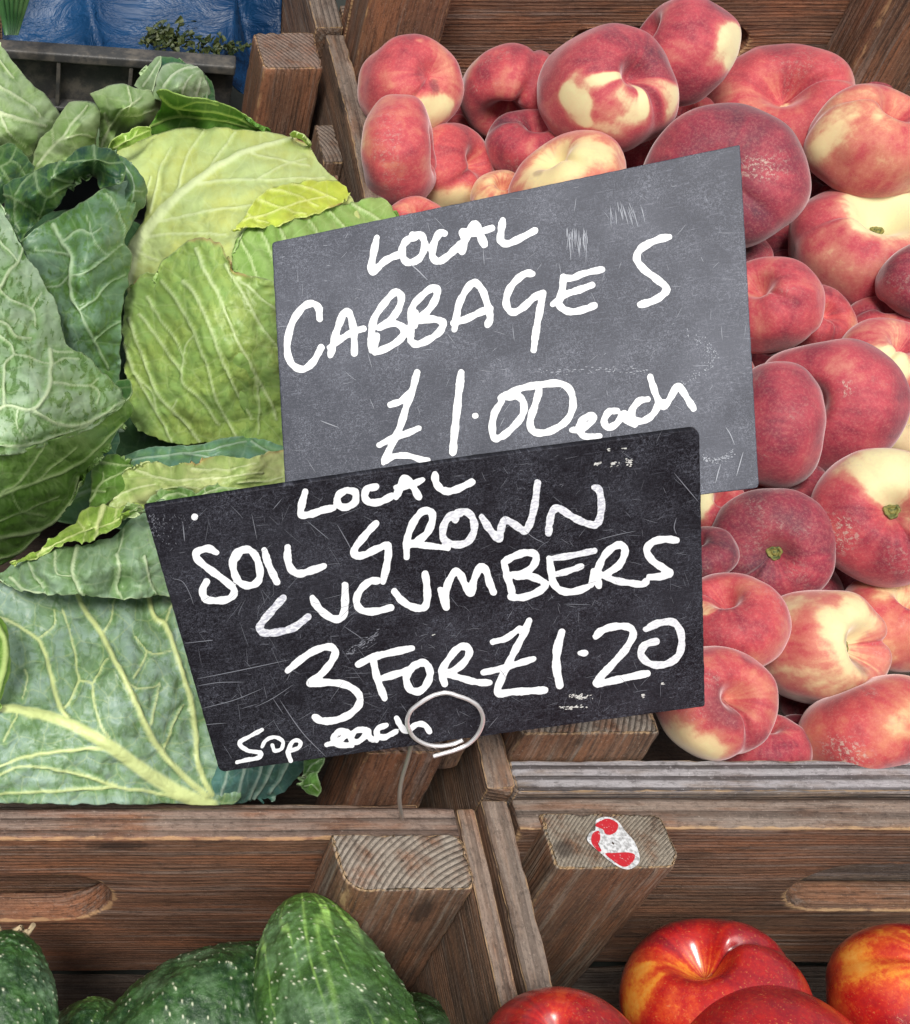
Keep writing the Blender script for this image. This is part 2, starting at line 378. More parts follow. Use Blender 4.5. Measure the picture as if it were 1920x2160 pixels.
board('front_board', -.22, .2085, -.068, -.052, -.16, -.001, 'x', 'red', c1, seed=81, step=.015)  # unseen front and side boards, added to keep light out of the crates
board('side_board', -.236, -.222, -.05, .3085, -.16, -.001, 'y', 'dull', c1, seed=83, step=.015)
board('front_board', .2412, .62, -.068, -.052, -.16, -.001, 'x', 'brown', c2, seed=85, step=.015)  # unseen front board, added to keep light out of the crate
board('side_board', .622, .636, -.05, .3135, -.16, -.001, 'y', 'dull', c2, seed=87, step=.015)
board('side_board', -.236, -.222, .3105, .89, -.17, -.02, 'y', 'brown', c3, seed=89, step=.015)
# ================================================================== chalkboard price signs
def slate_mat(name, base, speck, specamt, rough, spec, haze):
    m = NT(name); gc = m.attr('gc', True)
    n1 = m.noise(gc, 900., 4, .85, 1.6); n2 = m.noise(gc, 50., 3, .6); n3 = m.noise(m.vscale(gc, (120, 1500, 1)), 1., 3, .7)
    n6 = m.noise(m.vscale(gc, (1500, 120, 1)), 1., 3, .7); n4 = m.noise(gc, 16., 4, .6); n5 = m.noise(gc, 420., 4, .8)
    s = m.math('MULTIPLY', m.ss(n1, .47, .62), m.ss(n2, .3, .7, .25, 1.))
    s = m.math('MULTIPLY', s, specamt)
    s = m.math('ADD', s, m.math('MULTIPLY', m.ss(n3, .56, .72), specamt * .5)); s = m.math('ADD', s, m.math('MULTIPLY', m.ss(n6, .60, .75), specamt * .4))
    s = m.math('ADD', s, m.math('MULTIPLY', m.ss(n5, .63, .70), m.ss(n2, .5, .72, .1, .7)))
    s = m.math('ADD', s, m.math('MULTIPLY', m.ss(n4, .42, .72), haze), clamp=True)
    c = m.mix(s, base, speck)
    m.P(Base_Color=c, Roughness=m.ss(n1, .3, .7, rough, rough + .12), Normal=m.bump(n1, .3, .0003)); m.b.inputs['Specular IOR Level'].default_value = spec
    return m.m
SLATE_A = slate_mat('slate_faded', (.034, .038, .055), (.25, .265, .32), .62, .46, .42, .15)
SLATE_B = slate_mat('slate_black', (.006, .005, .008), (.17, .18, .225), .48, .5, .18, .08)
mk = NT('chalk_pen'); gcn = mk.attr('gc', True)
thin = mk.attr('edge'); 
mk.P(Base_Color=mk.mix(mk.math('MULTIPLY', mk.math('ADD', mk.math('MULTIPLY', thin, .9), .10), mk.ss(mk.noise(mk.vscale(gcn, (500, 900, 1)), 1., 3, .6), .3, .7)), (.88, .90, .92), (.42, .43, .52)), Roughness=.6); CHALK = mk.m
mk = NT('scratch_grey'); mk.P(Base_Color=(.20, .21, .245), Roughness=.7); SCR = mk.m
mk = NT('scratch_pale'); mk.P(Base_Color=(.38, .40, .45), Roughness=.7); SCR2 = mk.m

class Plane:
    def __init__(s, quad, depths):
        p = np.array([PD(x, y, d) for (x, y), d in zip(quad, depths)]); s.c = p.mean(0)
        u, sv, vt = np.linalg.svd(p - s.c); s.n = vt[2]
        if s.n @ (s.c - np.array([0, 0, CAMZ])) > 0: s.n = -s.n
        s.ux = p[1] - p[0]; s.ux -= s.n * (s.ux @ s.n); s.ux /= np.linalg.norm(s.ux); s.uy = np.cross(s.n, s.ux)
    def at(s, px, py, off=0.):
        r = PD(px, py, 1.0) - np.array([0, 0, CAMZ]); C0 = np.array([0, 0, CAMZ])
        t = ((s.c - C0) @ s.n) / (r @ s.n)
        return C0 + r * np.asarray(t)[..., None] + s.n * np.asarray(off)[..., None]
    def gc(s, V):
        q = V - s.c; return np.stack([q @ s.ux, q @ s.uy, np.zeros(len(q))], -1)
def crom(P, n=10, closed=False):
    P = np.asarray(P, float)
    if len(P) < 3:
        t = np.linspace(0, 1, n * (len(P) - 1) + 1)[:, None]; return P[0] * (1 - t) + P[-1] * t
    Q = np.vstack([2 * P[0] - P[1], P, 2 * P[-1] - P[-2]]) if not closed else np.vstack([P[-1], P, P[0], P[1]])
    out = []
    for i in range(1, len(Q) - 2):
        p0, p1, p2, p3 = Q[i - 1], Q[i], Q[i + 1], Q[i + 2]
        for t in np.linspace(0, 1, n, endpoint=False):
            out.append(.5 * ((2 * p1) + (p2 - p0) * t + (2 * p0 - 5 * p1 + 4 * p2 - p3) * t * t + (3 * p1 - p0 - 3 * p2 + p3) * t ** 3))
    if not closed: out.append(P[-1])
    return np.array(out)
def rounded(poly, radii, n=7):
    out = []; k = len(poly)
    for i in range(k):
        p = np.array(poly[i], float); a = np.array(poly[i - 1], float); b = np.array(poly[(i + 1) % k], float); r = radii[i]
        ua = (a - p) / np.linalg.norm(a - p); ub = (b - p) / np.linalg.norm(b - p)
        if r <= 0: out.append(p); continue
        for t in np.linspace(0, 1, n): out.append((1 - t) ** 2 * (p + ua * r) + 2 * t * (1 - t) * p + t * t * (p + ub * r))
    return np.array(out)
def sign_panel(pl, poly, parent, mat, thick=.0022):
    P = []; 
    for i in range(len(poly)):
        a, b = poly[i], poly[(i + 1) % len(poly)]; m = max(1, int(np.linalg.norm(b - a) / 6))
        for k in range(m): P.append(a + (b - a) * k / m)
    P = np.array(P); m = len(P); c = P.mean(0)
    jit = fbm(np.column_stack([P / 9, np.zeros(m)]), 3, 2)[:, None]
    nrm = (c - P) / np.linalg.norm(c - P, axis=1, keepdims=True)
    P = P + nrm * jit * .8
    rings = []
    for k in np.linspace(.0004, .992, 30): rings.append(pl.at(*(c + (P - c) * k).T, 0.))
    rings.append(pl.at(*(P + nrm * 1.2).T, 0.)); rings.append(pl.at(*(P + nrm * .3).T, -.0003)); rings.append(pl.at(*P.T, -.0007))
    rings.append(pl.at(*P.T, 0.) - pl.n * thick); rings.append(pl.at(*(c + (P - c) * .5).T, 0.) - pl.n * thick); rings.append(pl.at(*(c + (P - c) * .02).T, 0.) - pl.n * thick)
    V = np.array(rings).reshape(-1, 3); F = grid_faces(len(rings), m, True)
    return mesh_obj('panel', V, F, mat, parent, dict(gc=pl.gc(V)), True)
def writing(pl, strokes, parent, label, off=.00035, cell=1.55):
    """strokes: (points px, half width px, thin) -> one clean raised sheet of ink"""
    segs = []
    for pts, hw, th in strokes:
        q = crom(pts, 9) if len(pts) > 1 else np.array([pts[0], [pts[0][0] + .5, pts[0][1]]], float)
        L = len(q) - 1
        for i in range(L):
            wob = 1 + .10 * math.sin(i * .61 + q[0][0]) ; e = min(i, L - i) / 3
            segs.append((*q[i], *q[i + 1], hw * wob * (1. if e >= 1 else .86 + .14 * e), th))
    S = np.array(segs); mx = S[:, 4].max() + 4
    x0, x1 = min(S[:, 0].min(), S[:, 2].min()) - mx, max(S[:, 0].max(), S[:, 2].max()) + mx
    y0, y1 = min(S[:, 1].min(), S[:, 3].min()) - mx, max(S[:, 1].max(), S[:, 3].max()) + mx
    gx = np.arange(x0, x1, cell); gy = np.arange(y0, y1, cell); X, Y = np.meshgrid(gx, gy, indexing='ij')
    D = np.full(X.shape, 1e3); TH = np.zeros(X.shape)
    jit = .55 * noise3(np.stack([X / 5, Y / 5, X * 0], -1), 5)
    for ax, ay, bx, by, hw, th in S:
        i0, i1 = np.searchsorted(gx, [min(ax, bx) - hw - 5, max(ax, bx) + hw + 5]); j0, j1 = np.searchsorted(gy, [min(ay, by) - hw - 5, max(ay, by) + hw + 5])
        xx, yy = X[i0:i1, j0:j1], Y[i0:i1, j0:j1]; dx, dy = bx - ax, by - ay; LL = dx * dx + dy * dy + 1e-9
        t = np.clip(((xx - ax) * dx + (yy - ay) * dy) / LL, 0, 1); d = np.hypot(xx - ax - t * dx, yy - ay - t * dy) - hw
        cur = D[i0:i1, j0:j1]; m = d < cur; cur[m] = d[m]; TH[i0:i1, j0:j1][m] = th
    D = D + jit
    gxD, gyD = np.gradient(D, cell); g = np.hypot(gxD, gyD) + 1e-6
    ins = D < 0; keep = ins[:-1, :-1] | ins[1:, :-1] | ins[:-1, 1:] | ins[1:, 1:]
    mv = np.clip(D, 0, cell * 1.6); X2 = X - np.where(D > 0, mv * gxD / g, 0); Y2 = Y - np.where(D > 0, mv * gyD / g, 0)
    ii, jj = np.nonzero(keep); m = X.shape[1]
    F = np.stack([ii * m + jj, (ii + 1) * m + jj, (ii + 1) * m + jj + 1, ii * m + jj + 1], -1)
    used, inv = np.unique(F, return_inverse=True); F = inv.reshape(-1, 4)
    V = pl.at(X2.ravel()[used], Y2.ravel()[used], off)
    return mesh_obj('writing', V, F[:, ::-1], CHALK, parent, dict(gc=pl.gc(V), edge=TH.ravel()[used]), False, label)
def scratches(pl, lines, parent, mat, off=.00006, name='scratch_marks'):
    Vs, Fs = [], []; n0 = 0
    for k, (pts, wd) in enumerate(lines):
        q = crom(pts, 6) if len(pts) > 2 else crom(pts, 4); L = len(q)
        d = np.gradient(q, axis=0); d /= np.linalg.norm(d, axis=1, keepdims=True) + 1e-9; nr = np.column_stack([-d[:, 1], d[:, 0]])
        ww = wd * (np.sin(np.linspace(.05, math.pi - .05, L)) ** .5)[:, None] * .5
        for s in (1, -1): Vs.append(pl.at(*(q + nr * ww * s).T, off + k * 1.3e-6))
        i = np.arange(L - 1); Fs.append(np.stack([n0 + i, n0 + i + 1, n0 + L + i + 1, n0 + L + i], -1)); n0 += 2 * L
    o = mesh_obj(name, np.concatenate(Vs), np.concatenate(Fs), mat, parent, None, False); o['kind'] = 'stuff'; return o
def zz(pts, ox, oy, s): return [(ox + x / s, oy + y / s) for x, y in pts]
Z1 = lambda *p: zz(p, 560, 300, 2.92); Z2 = lambda *p: zz(p, 1060, 300, 2.726)
Z3 = lambda *p: zz(p, 300, 880, 2.69); Z4 = lambda *p: zz(p, 850, 880, 2.689); Z5 = lambda *p: zz(p, 600, 1450, 2.878)
# ---------------- sign A
plA = Plane([(573, 513), (1560, 305), (1600, 1028), (605, 1145)], [.710, .620, .618, .708])
sA = empty('chalkboard_sign', plA.at(1090, 1080, -.004), 'faded grey slate price sign reading LOCAL CABBAGES £1.00 each', 'sign')
sign_panel(plA, rounded([(573, 511), (1561, 305), (1601, 1029), (608, 1146)], [9, 4, 11, 9]), sA, SLATE_A)
h = 7.4
writing(plA, [(Z1((688, 588), (668, 680), (652, 775), (668, 796), (735, 735), (790, 705), (840, 690)), h, 0),
  (Z1((905, 570), (962, 578), (982, 640), (950, 715), (885, 742), (848, 710), (846, 645), (880, 600), (925, 585)), h, 0),
  (Z1((1103, 562), (1075, 560), (1040, 620), (1030, 700), (1065, 735), (1120, 705), (1180, 650), (1200, 628)), h, 0),
  (Z1((1212, 672), (1230, 600), (1262, 545), (1293, 505), (1318, 560), (1348, 630)), h + 1, 0), (Z1((1222, 590), (1220, 550), (1290, 560), (1395, 530)), h, 0),
  (Z1((1463, 480), (1452, 550), (1450, 610), (1490, 625), (1560, 598), (1660, 545)), h, 0)], sA, 'white hand-drawn word LOCAL along the top')
writing(plA, [(Z1((335, 1088), (328, 1020), (280, 994), (220, 1030), (160, 1130), (135, 1260), (160, 1360), (225, 1398), (290, 1360), (345, 1265)), h, 0),
  (Z1((402, 1312), (420, 1240), (445, 1150), (485, 1052), (520, 1060), (545, 1160), (550, 1300)), h, 0), (Z1((395, 1265), (470, 1210), (540, 1170), (605, 1148)), h - .5, 0),
  (Z1((655, 1285), (655, 1180), (672, 1085), (740, 985), (800, 925), (838, 950), (820, 1030), (760, 1105), (700, 1145)), h, 0), (Z1((705, 1145), (780, 1115), (850, 1145), (840, 1205), (760, 1262), (675, 1298)), h, 0), (Z1((672, 1270), (690, 1190)), h - 1, 0),
  (Z1((893, 1225), (898, 1130), (905, 1025), (950, 960), (1020, 903), (1058, 905), (1050, 965), (1000, 1040), (940, 1090)), h, 0), (Z1((945, 1105), (1030, 1090), (1095, 1112), (1075, 1165), (1010, 1215), (935, 1245), (895, 1225)), h, 0), (Z1((920, 1130), (925, 1050)), h, 0),
  (Z1((1165, 1155), (1180, 1060), (1200, 980), (1250, 895), (1290, 865), (1335, 910), (1365, 990), (1385, 1080), (1368, 1125)), h, 0), (Z1((1160, 1115), (1240, 1088), (1320, 1050), (1388, 1025)), h, 0),
  (Z2((175, 757), (130, 757), (70, 805), (30, 870), (25, 940), (60, 978), (120, 950), (180, 895), (235, 865)), h, 0), (Z2((235, 867), (215, 970), (195, 1080), (180, 1195)), h, 0),
  (Z2((290, 932), (330, 905), (350, 880), (440, 850), (515, 822)), h, 0), (Z2((350, 775), (345, 850), (325, 920), (350, 960), (400, 975), (470, 962), (528, 940)), h, 0), (Z2((345, 782), (400, 782), (470, 755), (572, 732)), h - .5, 0),
  (Z2((960, 545), (890, 562), (800, 610), (773, 668), (810, 728), (880, 782), (942, 838), (920, 880), (860, 915), (793, 935)), h + .3, 0)], sA, 'white hand-drawn word CABBAGES with a wide gap before the S')
writing(plA, [(Z1((935, 1418), (905, 1530), (865, 1640), (832, 1750), (785, 1850), (735, 1960)), h, 0), (Z1((770, 1617), (840, 1592), (895, 1535)), h - .5, 0), (Z1((703, 1865), (790, 1822), (870, 1795), (945, 1762)), h - .5, 0), (Z1((728, 1975), (790, 1935), (880, 1932), (960, 1955), (1000, 1960)), h - 1, 0),
  (Z1((1207, 1418), (1190, 1560), (1175, 1700), (1165, 1800), (1155, 1910)), h + .5, 0), (Z1((1293, 1685)), 8, 0),
  (Z2((-3, 1490), (-45, 1560), (-58, 1640), (-45, 1700), (0, 1690), (60, 1640), (115, 1570), (122, 1500), (90, 1462), (30, 1465)), h, 0), (Z2((-10, 1470), (50, 1440), (120, 1412), (220, 1395), (330, 1388), (392, 1430), (405, 1520), (370, 1600), (300, 1650), (230, 1672), (175, 1660), (160, 1605), (185, 1520), (212, 1430)), h, 0)], sA, 'white hand-drawn price £1.00')
writing(plA, [(Z2((400, 1655), (450, 1652), (500, 1620), (528, 1580), (500, 1572), (455, 1602), (438, 1650), (470, 1690), (560, 1690)), h - 1, 0),
  (Z2((660, 1545), (615, 1550), (585, 1600), (605, 1640), (655, 1620), (700, 1560), (715, 1600), (760, 1622)), h - .3, 0),
  (Z2((835, 1478), (785, 1490), (745, 1545), (760, 1597), (815, 1600), (870, 1560), (900, 1500)), h - .3, 0), (Z2((850, 1350), (868, 1410), (895, 1480), (925, 1520), (960, 1480), (1008, 1402), (1048, 1450), (1098, 1530)), h - .3, 0), (Z2((905, 1500), (940, 1500)), h, 0)], sA, 'white hand-drawn word each')
rnd = random.Random(5); ls = []
for k in range(120):
    x, y = rnd.uniform(585, 1585), 0; y = rnd.uniform(520 - (x - 573) * .205, 1120 - (x - 573) * .1); a = rnd.choice([0, 0, 1.57, 1.57, .9, -.9]) + rnd.gauss(0, .22); L = rnd.uniform(4, 34)
    ls.append(([(x, y), (x + L * math.cos(a) * .5, y + L * math.sin(a) * .5 + rnd.uniform(-1, 1)), (x + L * math.cos(a), y + L * math.sin(a))], rnd.uniform(.35, .8)))
for k in range(34):
    x = 1195 + rnd.uniform(0, 45); y = 480 + rnd.uniform(0, 30); ls.append(([(x, y), (x + rnd.uniform(-3, 6), y + rnd.uniform(12, 50))], rnd.uniform(.7, 1.6)))
for k in range(16):
    x = 1285 + rnd.uniform(0, 70); y = 425 + rnd.uniform(0, 20); ls.append(([(x, y), (x + rnd.uniform(0, 14), y + rnd.uniform(18, 45))], rnd.uniform(.8, 1.5)))
for k in range(60):
    x = 1130 + rnd.uniform(0, 240); y = 782 + rnd.gauss(0, 3.5); ls.append(([(x, y), (x + rnd.uniform(2, 7), y + rnd.uniform(-1, 1))], rnd.uniform(.8, 1.8)))
for k in range(90):
    t = rnd.random(); x = 1440 + 62 * math.sin(t * 3) + rnd.gauss(0, 7) ; y = 810 - t * 110 + rnd.gauss(0, 5); ls.append(([(x, y), (x + rnd.uniform(-3, 3), y + rnd.uniform(-4, 4) + 1)], rnd.uniform(.8, 2.2)))
for k in range(90):
    t = rnd.random(); x = 1484 + 62 * t + rnd.gauss(0, 3); y = 966 + 8 * math.sin(t * 3) + rnd.gauss(0, 3) - t * t * 16; ls.append(([(x, y), (x + rnd.uniform(-3, 5), y + rnd.uniform(-2, 2) + .5)], rnd.uniform(.8, 2.2)))
ls += [(Z2((1285, 1640), (1310, 1680), (1335, 1740)), 1.8), (Z2((1255, 1850), (1240, 1900), (1225, 1960)), 1.8), (Z2((1385, 1780), (1365, 1850), (1345, 1920)), 1.8), (Z1((880, 740), (940, 790), (1000, 850)), 2), (Z1((340, 1715), (400, 1738), (455, 1758)), 1.6)]
scratches(plA, ls, sA, SCR2)
# ---------------- sign B
plB = Plane([(305, 1068), (1473, 906), (1487, 1490), (465, 1628)], [.537, .533, .610, .613])
sB = empty('chalkboard_sign', plB.at(935, 1560, -.004), 'black slate price sign reading LOCAL SOIL GROWN CUCUMBERS 3 FOR £1.20 50p each', 'sign')
polyB = [(304, 1070)] + [(304 + 1170 * t, 1070 - 164 * t + 9 * math.sin(t * math.pi) * -.6) for t in (.2, .4, .6, .8)] + [(1476, 905), (1488, 1490), (464, 1629)]
sign_panel(plB, rounded(polyB, [8, 0, 0, 0, 0, 18, 6, 12]), sB, SLATE_B, .0025)
h = 7.6
writing(plB, [(Z3((925, 420), (905, 490), (903, 550), (960, 547), (1020, 525), (1085, 512)), h, 0), (Z3((1150, 412), (1110, 445), (1112, 495), (1155, 508), (1205, 480), (1208, 425), (1165, 412)), h, .2), (Z3((1325, 392), (1275, 405), (1262, 450), (1290, 480), (1350, 477), (1415, 445)), h, 0),
  (Z3((1440, 450), (1465, 390), (1490, 342), (1530, 385), (1568, 450)), h, 0), (Z3((1440, 395), (1510, 388), (1590, 352)), h - 1, 0), (Z4((180, 320), (185, 365), (215, 405), (260, 418), (320, 400), (390, 365)), h, 0)], sB, 'white hand-drawn word LOCAL along the top')
writing(plB, [(Z3((297, 563)), 7.5, 0)], sB, 'white ink dot near the corner')
writing(plB, [(Z3((420, 765), (370, 742), (308, 765), (315, 805), (380, 860), (460, 918), (520, 975), (500, 1022), (430, 1038), (360, 1028), (342, 980), (365, 930)), h, 0),
  (Z3((560, 750), (520, 785), (515, 850), (540, 920), (590, 952), (650, 935), (668, 880), (650, 800), (610, 752), (560, 755), (530, 800)), h, 0), (Z3((692, 750), (715, 830), (745, 895), (763, 932)), h, 0), (Z3((825, 735), (825, 800), (845, 860), (890, 885), (950, 870), (1030, 843)), h + .3, .2)], sB, 'white hand-drawn word SOIL')
writing(plB, [(Z3((1325, 600), (1270, 660), (1208, 740), (1208, 782), (1260, 778), (1330, 745), (1390, 725), (1395, 770), (1385, 845), (1365, 930)), h, 0),
  (Z4((20, 790), (22, 700), (50, 610), (105, 535), (158, 535), (165, 585), (135, 655), (80, 700), (30, 722)), h, .1), (Z4((35, 720), (130, 725), (255, 740)), h - 1, 0),
  (Z4((325, 545), (265, 560), (228, 620), (232, 690), (290, 720), (360, 708), (400, 650), (398, 580), (365, 537), (310, 540), (295, 580)), h, .6),
  (Z4((445, 562), (485, 625), (525, 675), (545, 685), (555, 635), (572, 585), (610, 592), (665, 630), (695, 640), (722, 590), (745, 500), (762, 370)), h, .75),
  (Z4((825, 655), (830, 600), (845, 535), (880, 512), (940, 550), (1010, 588), (1085, 612)), h, .75), (Z4((1085, 612), (1112, 580), (1125, 500), (1112, 415), (1085, 395)), h, 1.)], sB, 'white hand-drawn word GROWN, thinner ink at the end')
writing(plB, [(Z3((800, 1022), (740, 1090), (678, 1165), (668, 1205), (705, 1222), (780, 1215), (860, 1190), (940, 1130)), h + .2, 1.), (Z3((965, 1022), (1000, 1080), (1060, 1130), (1110, 1142), (1142, 1115), (1150, 1040), (1150, 950)), h + .3, .1),
  (Z3((1340, 925), (1290, 930), (1235, 980), (1215, 1040), (1240, 1088), (1310, 1100), (1410, 1078)), h, 0), (Z4((-50, 985), (-10, 1035), (50, 1072), (112, 1080), (135, 1040), (135, 960), (125, 885)), h, 0),
  (Z4((210, 975), (245, 1075), (240, 1020), (255, 940), (295, 875), (325, 890), (350, 945), (385, 998), (402, 920), (440, 845), (470, 870), (492, 940), (512, 990)), h, 0),
  (Z4((575, 835), (590, 900), (610, 960), (620, 1015)), h, .1), (Z4((570, 820), (630, 785), (700, 765), (752, 780), (742, 835), (690, 878), (610, 895)), h, .1), (Z4((640, 900), (720, 900), (792, 930), (800, 962), (740, 1000), (670, 1020), (610, 1015)), h, .1),
  (Z4((830, 800), (838, 860), (850, 930), (890, 978), (960, 988), (1045, 962)), h, 0), (Z4((835, 800), (950, 782), (1085, 755)), h - 1, .6), (Z4((850, 892), (930, 872), (1010, 843)), h - 1, .3),
  (Z4((1110, 955), (1098, 890), (1130, 800), (1180, 742), (1235, 722), (1258, 760), (1225, 835), (1145, 890)), h, 0), (Z4((1130, 890), (1200, 922), (1290, 938), (1355, 945), (1382, 925)), h - .5, .3), (Z4((1065, 950), (1080, 870)), h - 1, 0),
  (Z4((1550, 695), (1480, 690), (1415, 705), (1382, 750), (1410, 808), (1470, 850), (1512, 880), (1475, 898), (1395, 905)), h, .2)], sB, 'white hand-drawn word CUCUMBERS')
writing(plB, [(Z3((825, 1435), (900, 1372), (980, 1320), (1060, 1300), (1095, 1328), (1070, 1390), (1010, 1460), (950, 1508), (1050, 1502), (1150, 1515), (1220, 1560), (1232, 1620), (1180, 1680), (1100, 1715), (1020, 1720), (978, 1698)), h, 0),
  (Z3((1225, 1400), (1300, 1362), (1400, 1335), (1530, 1308)), h, 0), (Z3((1310, 1372), (1325, 1450), (1350, 1530), (1375, 1592)), h, 0), (Z3((1350, 1482), (1440, 1455), (1525, 1428)), h, 0),
  (Z4((95, 1392), (45, 1420), (18, 1480), (40, 1540), (95, 1550), (140, 1500), (152, 1440), (125, 1392), (75, 1395)), h, 0), (Z4((235, 1510), (220, 1440), (265, 1360), (320, 1302), (368, 1305), (370, 1350), (320, 1412), (235, 1460)), h, 0), (Z4((250, 1452), (340, 1480), (420, 1500), (490, 1503)), h - .5, 0)], sB, 'white hand-drawn words 3 FOR')
writing(plB, [(Z4((715, 1150), (682, 1230), (640, 1310), (600, 1390), (560, 1475), (535, 1560), (620, 1555), (720, 1550), (805, 1545)), h, 0), (Z4((508, 1272), (585, 1250), (660, 1195)), h - 1, 0), (Z4((455, 1445), (560, 1422), (650, 1395), (740, 1368)), h - .7, 0),
  (Z4((900, 1215), (873, 1320), (870, 1420), (888, 1518)), h + 1.2, .1), (Z4((1003, 1335), (1033, 1335)), 6.5, 0),
  (Z4((1090, 1242), (1130, 1205), (1210, 1183), (1285, 1192), (1303, 1235), (1260, 1315), (1180, 1405), (1095, 1500), (1150, 1500), (1250, 1478), (1385, 1450)), h, 0),
  (Z4((1375, 1200), (1450, 1165), (1530, 1160), (1572, 1215), (1577, 1300), (1550, 1362), (1480, 1400), (1400, 1395), (1348, 1345), (1370, 1290), (1435, 1268)), h, .45)], sB, 'white hand-drawn price £1.20')
h = 6.0
writing(plB, [(Z3((680, 1770), (610, 1808), (550, 1846), (598, 1888), (672, 1902), (660, 1928), (600, 1940), (538, 1954)), h - 1.6, 0), (Z3((680, 1866), (700, 1832), (748, 1812), (796, 1834), (790, 1876), (752, 1890), (738, 1858)), h - 2.2, 0), (Z3((838, 1862), (828, 1900), (842, 1946)), h - 1, 0), (Z3((834, 1862), (862, 1832), (896, 1838), (890, 1868), (850, 1890)), h - 2, 0)], sB, 'small white hand-drawn 50p')
writing(plB, [(Z5((255, 345), (330, 320), (382, 272), (340, 262), (300, 295), (312, 340), (410, 350)), h, 0), (Z5((495, 250), (430, 262), (402, 310), (440, 328), (490, 290), (505, 260), (520, 305), (560, 318)), h, 0), (Z5((620, 225), (570, 245), (562, 282), (605, 300), (675, 265)), h, 0), (Z5((680, 183), (708, 235), (742, 262), (800, 222), (850, 225), (880, 265)), h, 0)], sB, 'small white hand-drawn word each')
ls = []
for k in range(420):
    u, v = rnd.random(), rnd.random(); x = 304 + 1170 * u + (150 * v * (1 - u)); y = 1070 - 164 * u + 555 * v + 10; a = rnd.choice([-.1, -.1, 1.4, .9, -.9, .2]) + rnd.gauss(0, .3); L = rnd.uniform(4, 40) * (1.4 if u < .35 else .8)
    if x + L * math.cos(a) > 1478 or y + L * math.sin(a) > 1615 - 138 * u or x < 330 + 150 * v: continue
    ls.append(([(x, y), (x + L * math.cos(a) * .5 + rnd.uniform(-1, 1), y + L * math.sin(a) * .5 + rnd.uniform(-1, 1)), (x + L * math.cos(a), y + L * math.sin(a))], rnd.uniform(.3, .75)))
ls += [(Z3((240, 1278), (380, 1262), (400, 1260)), 1.5), (Z3((310, 1480), (560, 1430), (840, 1370)), 1.6), (Z3((310, 1520), (440, 1500), (580, 1498)), 1.4), (Z3((330, 1650), (520, 1600), (680, 1535)), 1.4), (Z3((780, 1600), (860, 1720), (930, 1810), (1040, 1920)), 1.8), (Z3((740, 1590), (800, 1680)), 1.1), (Z3((640, 1640), (740, 1590), (860, 1510)), 1.2),
  (Z3((340, 1740), (480, 1730)), 1.2), (Z3((1105, 605), (1160, 700), (1180, 740)), 1.8), (Z3((230, 600), (240, 700)), 2.4), (Z3((790, 460), (740, 520)), 1.4), (Z3((170, 910), (230, 930), (270, 1000), (290, 1060)), 1.3), (Z3((930, 580), (1000, 640), (1060, 690)), 1.4), (Z3((620, 540), (650, 690)), 1.2), (Z3((1140, 1180), (1260, 1260)), 1.3),
  (Z4((1535, 312), (1600, 390), (1672, 475)), 1.7), (Z4((1548, 565), (1535, 620), (1548, 660)), 1.7), (Z4((1090, 695), (1200, 665), (1320, 640)), 1.4), (Z4((690, 640), (740, 680), (800, 710)), 1.4), (Z4((910, 1055), (1060, 1058)), 1.1), (Z4((620, 1090), (590, 1140)), 1.), (Z4((540, 1690), (480, 1760)), 1.)]
for k in range(60):
    t = rnd.random(); a = Z3((1150 + 180 * t, 1340 - 110 * t + rnd.gauss(0, 12)))[0]; ls.append(([a, (a[0] + rnd.uniform(2, 9), a[1] - rnd.uniform(1, 5))], rnd.uniform(.8, 1.8)))
for k in range(100):
    a = Z3((30 + abs(rnd.gauss(0, 90)), 540 + abs(rnd.gauss(0, 80))))[0]; ls.append(([a, (a[0] + rnd.uniform(-3, 3), a[1] + rnd.uniform(1, 5))], rnd.uniform(.5, 1.4)))
scratches(plB, ls, sB, SCR)
ls = []
for cx, cy, sx, sy, k in ((1090, 262, 24, 10, 16), (1190, 262, 26, 14, 16), (1275, 250, 18, 22, 26), (1250, 175, 10, 8, 5), (1160, 180, 8, 8, 4), (990, 1580, 60, 16, 46), (960, 1640, 60, 14, 38), (1355, 1575, 8, 14, 8), (1460, 1510, 8, 4, 4), (165, 1230, 8, 4, 3)):
    for j in range(k):
        a = Z4((cx + rnd.gauss(0, sx * .5), cy + rnd.gauss(0, sy * .5)))[0]; ls.append(([a, (a[0] + rnd.uniform(2, 6), a[1] + rnd.uniform(-3, 1))], rnd.uniform(1.2, 2.6)))
mk = NT('old_chalk'); mk.P(Base_Color=(.62, .62, .60), Roughness=.8)
scratches(plB, ls, sB, mk.m, .0008 * .5, 'chalk_smudges')
# ---------------- spring wire clip holding sign B
mk = NT('steel_wire'); mk.P(Base_Color=(.88, .86, .86), Metallic=.65, Roughness=.2); WIRE = mk.m
mk = NT('dull_wire'); mk.P(Base_Color=(.50, .47, .43), Metallic=.8, Roughness=.35); WIRED = mk.m
def tube(name, P, r, mat, parent, m=12, label=None, attrs=None):
    P = np.asarray(P, float); T = np.gradient(P, axis=0); T /= np.linalg.norm(T, axis=1, keepdims=True)
    a = np.cross(T, np.array([.13, .4, .9])); a /= np.linalg.norm(a, axis=1, keepdims=True); b = np.cross(T, a)
    ph = np.linspace(0, 2 * math.pi, m, endpoint=False); r = np.broadcast_to(r, (len(P),))
    V = P[:, None] + r[:, None, None] * (a[:, None] * np.cos(ph)[None, :, None] + b[:, None] * np.sin(ph)[None, :, None])
    V = V.reshape(-1, 3); F = [tuple(f) for f in grid_faces(len(P), m, True)]
    F.append(tuple(range(m))); F.append(tuple(range(len(V) - 1, len(V) - m - 1, -1)))
    return mesh_obj(name, V, F, mat, parent, attrs, True, label)
